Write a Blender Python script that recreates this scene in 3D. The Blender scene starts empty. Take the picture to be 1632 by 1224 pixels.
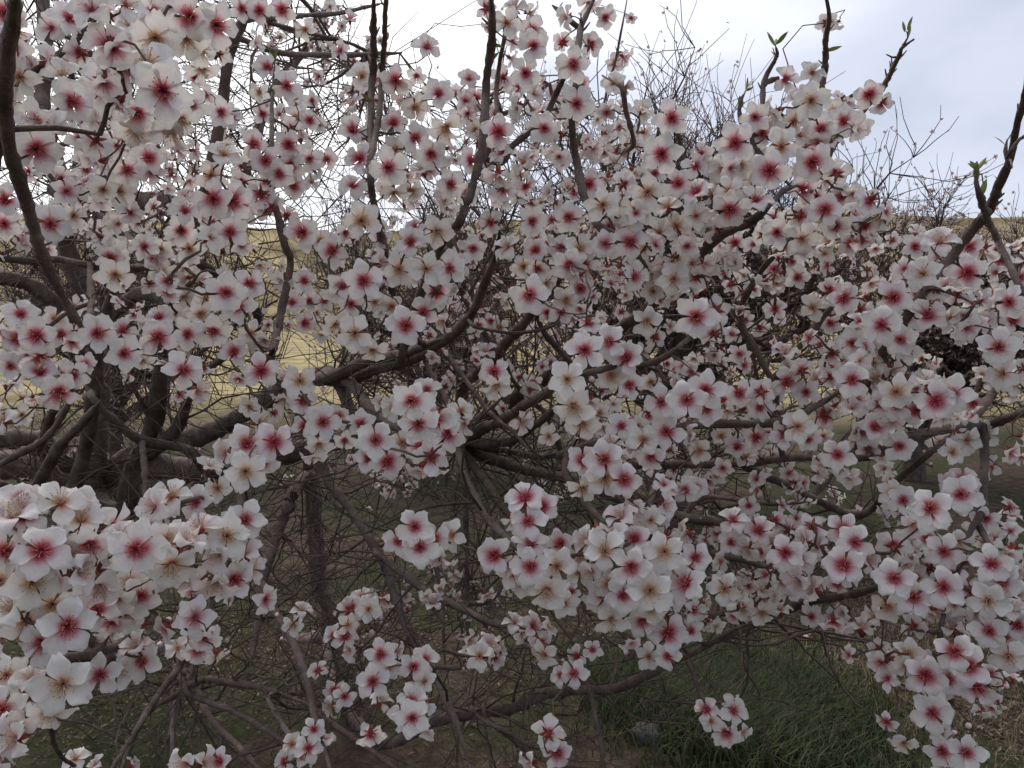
import bpy, math, random
import numpy as np
from mathutils import Vector, Matrix
R = math.radians
rng = np.random.default_rng(7)
random.seed(7)
scene = bpy.context.scene

# ------------------------------------------------------------------ camera, sky, sun, exposure
CAM_H, PITCH, FPX = 1.5, 4.3, 1233.0          # eye height (m), degrees below level, focal length in photo pixels
cam_data = bpy.data.cameras.new('camera')
cam_data.sensor_width = 36.0
cam_data.lens = 36.0 * FPX / 1632.0
cam_data.clip_start, cam_data.clip_end = 0.05, 3000.0
cam = bpy.data.objects.new('camera', cam_data)
scene.collection.objects.link(cam)
cam.location = (0, 0, CAM_H)
cam.rotation_euler = (R(90 - PITCH), 0, 0)
scene.camera = cam

SUN_EL, SUN_AZ = R(52), R(-28)                # azimuth from +Y (ahead), negative is left
sun_dir = Vector((math.sin(SUN_AZ) * math.cos(SUN_EL), math.cos(SUN_AZ) * math.cos(SUN_EL), math.sin(SUN_EL)))
world = bpy.data.worlds.new('World')
scene.world = world
world.use_nodes = True
wn, wl = world.node_tree.nodes, world.node_tree.links
wn.clear()
def N(tree, t, **kw):
    n = tree.nodes.new(t)
    for k, v in kw.items():
        setattr(n, k, v)
    return n
wt = world.node_tree
out = N(wt, 'ShaderNodeOutputWorld')
bg = N(wt, 'ShaderNodeBackground')
bg.inputs['Strength'].default_value = 0.10
sky = N(wt, 'ShaderNodeTexSky', sky_type='NISHITA')
sky.sun_disc = False
sky.sun_elevation = SUN_EL
sky.sun_rotation = SUN_AZ
tc = N(wt, 'ShaderNodeTexCoord')
noise = N(wt, 'ShaderNodeTexNoise')
noise.inputs['Scale'].default_value = 1.5
noise.inputs['Detail'].default_value = 6
noise.inputs['Roughness'].default_value = 0.5
mapn = N(wt, 'ShaderNodeMapping')
mapn.inputs['Location'].default_value = (0.9, 0.35, 0.2)
mapn.inputs['Scale'].default_value = (1.0, 1.0, 2.2)
wl.new(tc.outputs['Generated'], mapn.inputs['Vector'])
wl.new(mapn.outputs['Vector'], noise.inputs['Vector'])
dot = N(wt, 'ShaderNodeVectorMath', operation='DOT_PRODUCT')
wl.new(tc.outputs['Generated'], dot.inputs[0])
dot.inputs[1].default_value = sun_dir
mr = N(wt, 'ShaderNodeMapRange')               # overcast glow round the veiled sun
mr.inputs['From Min'].default_value = 0.55
mr.inputs['From Max'].default_value = 1.0
mr.inputs['To Min'].default_value = 0.0
mr.inputs['To Max'].default_value = 1.0
wl.new(dot.outputs['Value'], mr.inputs['Value'])
add = N(wt, 'ShaderNodeMath', operation='MULTIPLY_ADD')   # noise*0.9 + glow
add.inputs[1].default_value = 1.1
wl.new(noise.outputs['Fac'], add.inputs[0])
wl.new(mr.outputs['Result'], add.inputs[2])
ramp = N(wt, 'ShaderNodeValToRGB')
ramp.color_ramp.interpolation = 'EASE'
e = ramp.color_ramp.elements
e[0].position, e[0].color = 0.42, (0.30, 0.345, 0.44, 1)
e[1].position, e[1].color = 1.0, (1.0, 0.99, 0.985, 1)
m_ = e.new(0.66); m_.color = (0.49, 0.515, 0.60, 1)
m2_ = e.new(0.86); m2_.color = (0.70, 0.71, 0.77, 1)
wl.new(add.outputs[0], ramp.inputs['Fac'])
scl = N(wt, 'ShaderNodeVectorMath', operation='SCALE')
scl.inputs['Scale'].default_value = 12.0
wl.new(ramp.outputs['Color'], scl.inputs[0])
mixw = N(wt, 'ShaderNodeMix', data_type='RGBA')
mixw.inputs[0].default_value = 0.88
wl.new(sky.outputs['Color'], mixw.inputs[6])
wl.new(scl.outputs[0], mixw.inputs[7])
wl.new(mixw.outputs[2], bg.inputs['Color'])
wl.new(bg.outputs[0], out.inputs['Surface'])

sl = bpy.data.lights.new('sun', 'SUN')
sl.energy, sl.angle, sl.color = 1.3, R(25), (1.0, 0.96, 0.9)
sun = bpy.data.objects.new('sun', sl)
scene.collection.objects.link(sun)
sun.rotation_euler = sun_dir.to_track_quat('Z', 'Y').to_euler()
vs = scene.view_settings
vs.view_transform, vs.look, vs.exposure, vs.gamma = 'Standard', 'None', 0.4, 1.0
vs.use_curve_mapping = False
scene.render.engine = 'CYCLES'
scene.cycles.use_denoising = True
scene.cycles.max_bounces = 7
scene.cycles.diffuse_bounces = 4
scene.cycles.transmission_bounces = 4

# ------------------------------------------------------------------ pixel -> place
_p = R(PITCH)
FWD = np.array([0, math.cos(_p), -math.sin(_p)])
UPV = np.array([0, math.sin(_p), math.cos(_p)])
RGT = np.array([1.0, 0, 0])
CAMP = np.array([0, 0, CAM_H])
def ray(x, y):
    return FWD + RGT * ((x - 816) / FPX) + UPV * ((612 - y) / FPX)
def P(x, y, d):
    return CAMP + ray(x, y) * d
def G(x, y, z=0.0):
    v = ray(x, y)
    return CAMP + v * ((z - CAM_H) / v[2])
def px_of(p):
    q = np.asarray(p) - CAMP
    d = q @ FWD
    return 816 + FPX * (q @ RGT) / d, 612 - FPX * (q @ UPV) / d, d

# ------------------------------------------------------------------ mesh helpers
C = scene.collection
class MB:
    """collects vertices, faces, vertex colours and material indices; builds ONE mesh object"""
    def __init__(self):
        self.v, self.c, self.q, self.t, self.qm, self.tm, self.n = [], [], [], [], [], [], 0
    def add(self, v, q=None, t=None, c=None, qm=0, tm=0):
        v = np.asarray(v, float)
        k = len(v)
        self.v.append(v)
        if c is None:
            c = np.ones((k, 3))
        self.c.append(np.broadcast_to(np.asarray(c, float), (k, 3)))
        if q is not None and len(q):
            self.q.append(np.asarray(q) + self.n)
            self.qm.append(np.broadcast_to(np.asarray(qm), (len(q),)))
        if t is not None and len(t):
            self.t.append(np.asarray(t) + self.n)
            self.tm.append(np.broadcast_to(np.asarray(tm), (len(t),)))
        self.n += k
    def arrays(self):
        V = np.concatenate(self.v); Cc = np.concatenate(self.c)
        Q = np.concatenate(self.q) if self.q else np.zeros((0, 4), int)
        T = np.concatenate(self.t) if self.t else np.zeros((0, 3), int)
        QM = np.concatenate(self.qm) if self.qm else np.zeros(0, int)
        TM = np.concatenate(self.tm) if self.tm else np.zeros(0, int)
        return V, Cc, Q, T, QM, TM
    def mesh(self, name, mats, smooth=True):
        return mesh_from(name, self.arrays(), mats, smooth)

def mesh_from(name, arr, mats, smooth=True):
    V, Cc, Q, T, QM, TM = arr
    me = bpy.data.meshes.new(name)
    me.vertices.add(len(V))
    me.vertices.foreach_set('co', V.astype(np.float32).ravel())
    nl = 4 * len(Q) + 3 * len(T)
    me.loops.add(nl)
    me.loops.foreach_set('vertex_index', np.concatenate([Q.ravel(), T.ravel()]).astype(np.int32))
    me.polygons.add(len(Q) + len(T))
    st = np.concatenate([np.arange(len(Q)) * 4, 4 * len(Q) + np.arange(len(T)) * 3]).astype(np.int32)
    me.polygons.foreach_set('loop_start', st)
    me.polygons.foreach_set('material_index', np.concatenate([QM, TM]).astype(np.int32))
    me.polygons.foreach_set('use_smooth', np.full(len(st), smooth))
    at = me.color_attributes.new('Col', 'FLOAT_COLOR', 'POINT')
    at.data.foreach_set('color', np.concatenate([Cc, np.ones((len(V), 1))], 1).astype(np.float32).ravel())
    for m in mats:
        me.materials.append(m)
    me.update(calc_edges=True)
    me.validate()
    return me

def obj(name, me, parent=None):
    o = bpy.data.objects.new(name, me)
    C.objects.link(o)
    if parent is not None:
        o.parent = parent
    return o
def tag(o, label=None, cat=None, group=None, kind=None):
    for k, v in (('label', label), ('category', cat), ('group', group), ('kind', kind)):
        if v:
            o[k] = v
    return o
def empty(name, loc):
    o = bpy.data.objects.new(name, None)
    o.location = loc
    o.empty_display_size = 0.1
    C.objects.link(o)
    return o

def catmull(pts, step):
    """pts (n,k): smooth curve through them, sampled about every `step` metres of the first three columns"""
    pts = np.asarray(pts, float)
    if len(pts) == 2:
        pts = np.array([pts[0], (pts[0] + pts[1]) / 2, pts[1]])
    P0 = np.vstack([2 * pts[0] - pts[1], pts, 2 * pts[-1] - pts[-2]])
    outp = []
    for i in range(1, len(P0) - 2):
        a, b, c, d = P0[i - 1], P0[i], P0[i + 1], P0[i + 2]
        n = max(2, int(np.linalg.norm((c - b)[:3]) / step))
        t = np.linspace(0, 1, n, endpoint=False)[:, None]
        outp.append(0.5 * ((2 * b) + (c - a) * t + (2 * a - 5 * b + 4 * c - d) * t ** 2 + (3 * b - a - 3 * c + d) * t ** 3))
    outp.append(pts[-1:])
    return np.vstack(outp)

def tube(mb, pts, rad, sides=6, col=(1, 1, 1), mat=0, bump=0.0, cap=True):
    pts = np.asarray(pts, float); rad = np.asarray(rad, float)
    n = len(pts)
    tg = np.gradient(pts, axis=0)
    tg /= np.linalg.norm(tg, axis=1)[:, None] + 1e-12
    ref = np.array([0.31, 0.52, 0.79])
    if abs(tg.mean(0) @ ref) > 0.85 * np.linalg.norm(tg.mean(0)):
        ref = np.array([0.8, -0.55, 0.2])
    a = np.cross(tg, ref); a /= np.linalg.norm(a, axis=1)[:, None] + 1e-12
    b = np.cross(tg, a)
    th = np.linspace(0, 2 * np.pi, sides, endpoint=False)
    rr = rad[:, None] * np.ones(sides)
    if bump:
        rr = rr * (1 + bump * rng.normal(size=(n, sides)))
    V = pts[:, None, :] + rr[..., None] * (np.cos(th)[None, :, None] * a[:, None, :] + np.sin(th)[None, :, None] * b[:, None, :])
    i = np.arange(n - 1)[:, None] * sides; j = np.arange(sides)[None, :]; j2 = (j + 1) % sides
    Q = np.stack([i + j, i + j2, i + sides + j2, i + sides + j], -1).reshape(-1, 4)
    V = V.reshape(-1, 3)
    T = None
    if cap:
        V = np.vstack([V, pts[0] - tg[0] * rad[0] * 0.5, pts[-1] + tg[-1] * rad[-1] * 0.9])
        k = n * sides
        jj = np.arange(sides)
        T = np.vstack([np.stack([np.full(sides, k), (jj + 1) % sides, jj], 1),
                       np.stack([np.full(sides, k + 1), (n - 1) * sides + jj, (n - 1) * sides + (jj + 1) % sides], 1)])
    c = np.asarray(col, float)
    if c.ndim == 2 and len(c) == n:
        c = np.repeat(c, sides, 0)
        if cap:
            c = np.vstack([c, c[0], c[-1]])
    mb.add(V, Q, T, c, mat, mat)

# ------------------------------------------------------------------ materials
def newmat(name):
    m = bpy.data.materials.new(name); m.use_nodes = True
    t = m.node_tree; t.nodes.clear()
    o = N(t, 'ShaderNodeOutputMaterial')
    return m, t, o
def mat_petal():
    m, t, o = newmat('petal')
    at = N(t, 'ShaderNodeAttribute', attribute_name='Col')
    nz = N(t, 'ShaderNodeTexNoise'); nz.inputs['Scale'].default_value = 70; nz.inputs['Detail'].default_value = 3
    geo = N(t, 'ShaderNodeNewGeometry')
    t.links.new(geo.outputs['Position'], nz.inputs['Vector'])
    mr = N(t, 'ShaderNodeMapRange'); mr.inputs['To Min'].default_value = 0.86; mr.inputs['To Max'].default_value = 1.08
    t.links.new(nz.outputs['Fac'], mr.inputs['Value'])
    sc = N(t, 'ShaderNodeVectorMath', operation='SCALE')
    t.links.new(at.outputs['Color'], sc.inputs[0]); t.links.new(mr.outputs['Result'], sc.inputs['Scale'])
    d = N(t, 'ShaderNodeBsdfPrincipled')
    d.inputs['Roughness'].default_value = 0.55
    d.inputs['Specular IOR Level'].default_value = 0.25
    tr = N(t, 'ShaderNodeBsdfTranslucent')
    mx = N(t, 'ShaderNodeMixShader'); mx.inputs[0].default_value = 0.36
    t.links.new(sc.outputs[0], d.inputs['Base Color']); t.links.new(sc.outputs[0], tr.inputs['Color'])
    bp = N(t, 'ShaderNodeBump'); bp.inputs['Strength'].default_value = 0.25; bp.inputs['Distance'].default_value = 0.002
    nz2 = N(t, 'ShaderNodeTexNoise'); nz2.inputs['Scale'].default_value = 260
    t.links.new(geo.outputs['Position'], nz2.inputs['Vector'])
    t.links.new(nz2.outputs['Fac'], bp.inputs['Height']); t.links.new(bp.outputs[0], d.inputs['Normal'])
    t.links.new(d.outputs[0], mx.inputs[1]); t.links.new(tr.outputs[0], mx.inputs[2])
    t.links.new(mx.outputs[0], o.inputs['Surface'])
    return m
def mat_vcol(name, rough=0.7, trans=0.0, spec=0.3):
    m, t, o = newmat(name)
    at = N(t, 'ShaderNodeAttribute', attribute_name='Col')
    nz = N(t, 'ShaderNodeTexNoise'); nz.inputs['Scale'].default_value = 90; nz.inputs['Detail'].default_value = 4
    geo = N(t, 'ShaderNodeNewGeometry'); t.links.new(geo.outputs['Position'], nz.inputs['Vector'])
    mr = N(t, 'ShaderNodeMapRange'); mr.inputs['To Min'].default_value = 0.6; mr.inputs['To Max'].default_value = 1.4
    t.links.new(nz.outputs['Fac'], mr.inputs['Value'])
    sc = N(t, 'ShaderNodeVectorMath', operation='SCALE')
    t.links.new(at.outputs['Color'], sc.inputs[0]); t.links.new(mr.outputs['Result'], sc.inputs['Scale'])
    d = N(t, 'ShaderNodeBsdfPrincipled'); d.inputs['Roughness'].default_value = rough
    d.inputs['Specular IOR Level'].default_value = spec
    t.links.new(sc.outputs[0], d.inputs['Base Color'])
    if trans:
        tr = N(t, 'ShaderNodeBsdfTranslucent'); t.links.new(sc.outputs[0], tr.inputs['Color'])
        mx = N(t, 'ShaderNodeMixShader'); mx.inputs[0].default_value = trans
        t.links.new(d.outputs[0], mx.inputs[1]); t.links.new(tr.outputs[0], mx.inputs[2])
        t.links.new(mx.outputs[0], o.inputs['Surface'])
    else:
        t.links.new(d.outputs[0], o.inputs['Surface'])
    return m
def mat_bark():
    m, t, o = newmat('bark')
    geo = N(t, 'ShaderNodeNewGeometry')
    at = N(t, 'ShaderNodeAttribute', attribute_name='Col')
    n1 = N(t, 'ShaderNodeTexNoise'); n1.inputs['Scale'].default_value = 22; n1.inputs['Detail'].default_value = 8; n1.inputs['Roughness'].default_value = 0.65
    n2 = N(t, 'ShaderNodeTexVoronoi'); n2.inputs['Scale'].default_value = 160
    n3 = N(t, 'ShaderNodeTexNoise'); n3.inputs['Scale'].default_value = 190; n3.inputs['Detail'].default_value = 4
    for n in (n1, n2, n3):
        t.links.new(geo.outputs['Position'], n.inputs['Vector'])
    rp = N(t, 'ShaderNodeValToRGB')
    e = rp.color_ramp.elements
    e[0].position, e[0].color = 0.3, (0.055, 0.041, 0.036, 1)
    e[1].position, e[1].color = 0.72, (0.20, 0.16, 0.14, 1)
    k = e.new(0.5); k.color = (0.11, 0.084, 0.073, 1)
    t.links.new(n1.outputs['Fac'], rp.inputs['Fac'])
    mr = N(t, 'ShaderNodeMapRange'); mr.inputs['From Min'].default_value = 0.05; mr.inputs['From Max'].default_value = 0.3
    mr.inputs['To Min'].default_value = 1.7; mr.inputs['To Max'].default_value = 1.0
    t.links.new(n2.outputs['Distance'], mr.inputs['Value'])
    sc = N(t, 'ShaderNodeVectorMath', operation='SCALE'); t.links.new(rp.outputs['Color'], sc.inputs[0]); t.links.new(mr.outputs['Result'], sc.inputs['Scale'])
    mu = N(t, 'ShaderNodeVectorMath', operation='MULTIPLY'); t.links.new(sc.outputs[0], mu.inputs[0]); t.links.new(at.outputs['Color'], mu.inputs[1])
    d = N(t, 'ShaderNodeBsdfPrincipled'); d.inputs['Roughness'].default_value = 0.8; d.inputs['Specular IOR Level'].default_value = 0.25
    bp = N(t, 'ShaderNodeBump'); bp.inputs['Strength'].default_value = 0.7; bp.inputs['Distance'].default_value = 0.004
    t.links.new(n3.outputs['Fac'], bp.inputs['Height']); t.links.new(bp.outputs[0], d.inputs['Normal'])
    t.links.new(mu.outputs[0], d.inputs['Base Color']); t.links.new(d.outputs[0], o.inputs['Surface'])
    return m
M_PETAL, M_CALYX, M_STAMEN = mat_petal(), mat_vcol('calyx', 0.6), mat_vcol('stamen', 0.6, 0.2)
M_BARK, M_LEAF, M_BUD = mat_bark(), mat_vcol('young_leaf', 0.5, 0.3), mat_vcol('bud', 0.5, 0.15)
M_GRASS, M_LITTER = mat_vcol('grass_blade', 0.6, 0.25), mat_vcol('leaf_litter', 0.85, 0.1)

def mat_ground():
    m, t, o = newmat('orchard_soil')
    geo = N(t, 'ShaderNodeNewGeometry')
    def nz(s, det=6, r=0.6):
        n = N(t, 'ShaderNodeTexNoise'); n.inputs['Scale'].default_value = s; n.inputs['Detail'].default_value = det; n.inputs['Roughness'].default_value = r
        t.links.new(geo.outputs['Position'], n.inputs['Vector']); return n
    a, b, c = nz(0.9), nz(14, 8, 0.7), nz(60, 6)
    r1 = N(t, 'ShaderNodeValToRGB'); e = r1.color_ramp.elements      # soil and litter
    e[0].position, e[0].color = 0.3, (0.035, 0.025, 0.018, 1)
    e[1].position, e[1].color = 0.75, (0.17, 0.125, 0.09, 1)
    k = e.new(0.5); k.color = (0.085, 0.06, 0.045, 1)
    t.links.new(b.outputs['Fac'], r1.inputs['Fac'])
    r2 = N(t, 'ShaderNodeValToRGB'); e = r2.color_ramp.elements      # short moss and turf
    e[0].position, e[0].color = 0.3, (0.022, 0.028, 0.012, 1)
    e[1].position, e[1].color = 0.75, (0.08, 0.082, 0.04, 1)
    t.links.new(b.outputs['Fac'], r2.inputs['Fac'])
    f = N(t, 'ShaderNodeMapRange'); f.inputs['From Min'].default_value = 0.42; f.inputs['From Max'].default_value = 0.56
    t.links.new(a.outputs['Fac'], f.inputs['Value'])
    mx = N(t, 'ShaderNodeMix', data_type='RGBA')
    t.links.new(f.outputs['Result'], mx.inputs[0]); t.links.new(r1.outputs['Color'], mx.inputs[6]); t.links.new(r2.outputs['Color'], mx.inputs[7])
    # away from the orchard rows the ground is dry straw-coloured field
    sep = N(t, 'ShaderNodeSeparateXYZ'); t.links.new(geo.outputs['Position'], sep.inputs[0])
    g = N(t, 'ShaderNodeMapRange'); g.inputs['From Min'].default_value = 10.5; g.inputs['From Max'].default_value = 17
    t.links.new(sep.outputs['Y'], g.inputs['Value'])
    r3 = N(t, 'ShaderNodeValToRGB'); e = r3.color_ramp.elements
    e[0].position, e[0].color = 0.3, (0.17, 0.135, 0.075, 1)
    e[1].position, e[1].color = 0.7, (0.52, 0.42, 0.22, 1)
    t.links.new(nz(0.35, 8).outputs['Fac'], r3.inputs['Fac'])
    mx2 = N(t, 'ShaderNodeMix', data_type='RGBA')
    t.links.new(g.outputs['Result'], mx2.inputs[0]); t.links.new(mx.outputs[2], mx2.inputs[6]); t.links.new(r3.outputs['Color'], mx2.inputs[7])
    d = N(t, 'ShaderNodeBsdfPrincipled'); d.inputs['Roughness'].default_value = 0.95; d.inputs['Specular IOR Level'].default_value = 0.1
    bp = N(t, 'ShaderNodeBump'); bp.inputs['Strength'].default_value = 0.9; bp.inputs['Distance'].default_value = 0.03
    t.links.new(c.outputs['Fac'], bp.inputs['Height']); t.links.new(bp.outputs[0], d.inputs['Normal'])
    t.links.new(mx2.outputs[2], d.inputs['Base Color']); t.links.new(d.outputs[0], o.inputs['Surface'])
    return m
def mat_hill():
    m, t, o = newmat('dry_hillside')
    geo = N(t, 'ShaderNodeNewGeometry')
    n = N(t, 'ShaderNodeTexNoise'); n.inputs['Scale'].default_value = 0.08; n.inputs['Detail'].default_value = 9; n.inputs['Roughness'].default_value = 0.65
    t.links.new(geo.outputs['Position'], n.inputs['Vector'])
    r = N(t, 'ShaderNodeValToRGB'); e = r.color_ramp.elements
    e[0].position, e[0].color = 0.36, (0.13, 0.105, 0.062, 1)
    e[1].position, e[1].color = 0.64, (0.42, 0.34, 0.19, 1)
    t.links.new(n.outputs['Fac'], r.inputs['Fac'])
    d = N(t, 'ShaderNodeBsdfPrincipled'); d.inputs['Roughness'].default_value = 1.0; d.inputs['Specular IOR Level'].default_value = 0.0
    t.links.new(r.outputs['Color'], d.inputs['Base Color']); t.links.new(d.outputs[0], o.inputs['Surface'])
    return m
def mat_stone():
    m, t, o = newmat('stone')
    geo = N(t, 'ShaderNodeNewGeometry')
    n = N(t, 'ShaderNodeTexNoise'); n.inputs['Scale'].default_value = 40; n.inputs['Detail'].default_value = 8
    t.links.new(geo.outputs['Position'], n.inputs['Vector'])
    r = N(t, 'ShaderNodeValToRGB'); e = r.color_ramp.elements
    e[0].position, e[0].color = 0.3, (0.05, 0.046, 0.04, 1)
    e[1].position, e[1].color = 0.7, (0.15, 0.14, 0.125, 1)
    t.links.new(n.outputs['Fac'], r.inputs['Fac'])
    d = N(t, 'ShaderNodeBsdfPrincipled'); d.inputs['Roughness'].default_value = 0.9
    bp = N(t, 'ShaderNodeBump'); bp.inputs['Strength'].default_value = 0.6; bp.inputs['Distance'].default_value = 0.01
    t.links.new(n.outputs['Fac'], bp.inputs['Height']); t.links.new(bp.outputs[0], d.inputs['Normal'])
    t.links.new(r.outputs['Color'], d.inputs['Base Color']); t.links.new(d.outputs[0], o.inputs['Surface'])
    return m

# ------------------------------------------------------------------ ground and hill
def gz(x, y):
    return 0.035 * np.sin(1.7 * x + 0.6 * y) + 0.03 * np.sin(0.9 * x - 2.1 * y + 1.0) + 0.012 * np.sin(5.1 * x + 4.3 * y)
def grid_sheet(xs, ys, zf):
    X, Y = np.meshgrid(xs, ys)
    V = np.stack([X, Y, zf(X, Y)], -1).reshape(-1, 3)
    nx = len(xs); i = np.arange(len(ys) - 1)[:, None] * nx; j = np.arange(nx - 1)[None, :]
    Q = np.stack([i + j, i + j + 1, i + nx + j + 1, i + nx + j], -1).reshape(-1, 4)
    mb = MB(); mb.add(V, Q); return mb
def ax(near, far, n):
    k = np.linspace(-1, 1, n)
    return np.sign(k) * (near * np.abs(k) + far * np.abs(k) ** 4)
def ground_z(X, Y):
    return gz(X, Y) * np.clip(1.2 - np.hypot(X, Y) / 25, 0, 1)
g = obj('ground', grid_sheet(ax(9, 1400, 161), ax(9, 1400, 161) + 3, ground_z).mesh('ground', [mat_ground()]))
tag(g, kind='structure')
def hill_z(X, Y):
    az = np.arctan2(X, Y); r = np.hypot(X, Y)
    crest = 21.5 + 2.5 * np.sin(2.3 * az + 1.2) + 1.3 * np.sin(7 * az) + 0.7 * np.sin(17 * az + 2)
    s = np.clip((r - 75) / 95, 0, 1)
    return -0.6 + crest * (3 * s ** 2 - 2 * s ** 3)
_az = np.linspace(-1.35, 1.35, 120); _r = np.linspace(72, 260, 40)
A_, R_ = np.meshgrid(_az, _r)
X_, Y_ = R_ * np.sin(A_), R_ * np.cos(A_)
nx = len(_az); i = np.arange(len(_r) - 1)[:, None] * nx; j = np.arange(nx - 1)[None, :]
hb = MB(); hb.add(np.stack([X_, Y_, hill_z(X_, Y_)], -1).reshape(-1, 3), np.stack([i + j, i + j + 1, i + nx + j + 1, i + nx + j], -1).reshape(-1, 4))
tag(obj('hill', hb.mesh('hill', [mat_hill()])), kind='structure')

# ------------------------------------------------------------------ what the photograph shows of the main tree
# branches: (first depth, last depth, [(x, y, width), ...]) in photo pixels; the first point is the end nearer the trunk
LIMBS = [
 (3.6, 3.3, [(110, 1040, 76), (118, 940, 62), (130, 850, 56), (150, 770, 54)]),                                   # trunk
 (3.3, 3.0, [(150, 770, 48), (60, 745, 46), (-60, 735, 40)]),
 (3.3, 2.6, [(150, 770, 44), (230, 742, 42), (330, 750, 38), (420, 735, 34), (520, 705, 32), (640, 700, 30), (735, 700, 30)]),
 (3.3, 2.7, [(150, 765, 40), (60, 706, 36), (-50, 700, 30)]),
 (3.3, 2.5, [(155, 765, 40), (235, 715, 34), (330, 690, 30), (420, 640, 30), (500, 600, 30), (560, 598, 26)]),
 (3.2, 2.6, [(150, 765, 36), (160, 640, 32), (150, 520, 30), (110, 400, 30), (100, 290, 30)]),
 (2.7, 2.3, [(95, 300, 32), (190, 318, 32), (275, 325, 30), (345, 350, 24)]),
 (2.9, 2.5, [(155, 560, 26), (60, 460, 26), (-40, 440, 26)]),
 (2.9, 2.5, [(150, 540, 26), (215, 470, 24), (275, 482, 22), (350, 455, 16)]),
 (2.6, 2.9, [(100, 290, 26), (70, 190, 24), (75, 80, 20), (60, -40, 18)]),
 (2.5, 2.9, [(150, 315, 20), (190, 210, 18), (210, 100, 15), (260, -40, 12)]),
 (2.4, 2.8, [(345, 350, 20), (400, 250, 18), (430, 150, 14), (500, 60, 12), (540, -40, 10)]),
 (3.75, 3.1, [(512, 1018, 30), (508, 916, 26), (500, 816, 26), (492, 730, 26), (478, 660, 24)]),
]
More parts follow.
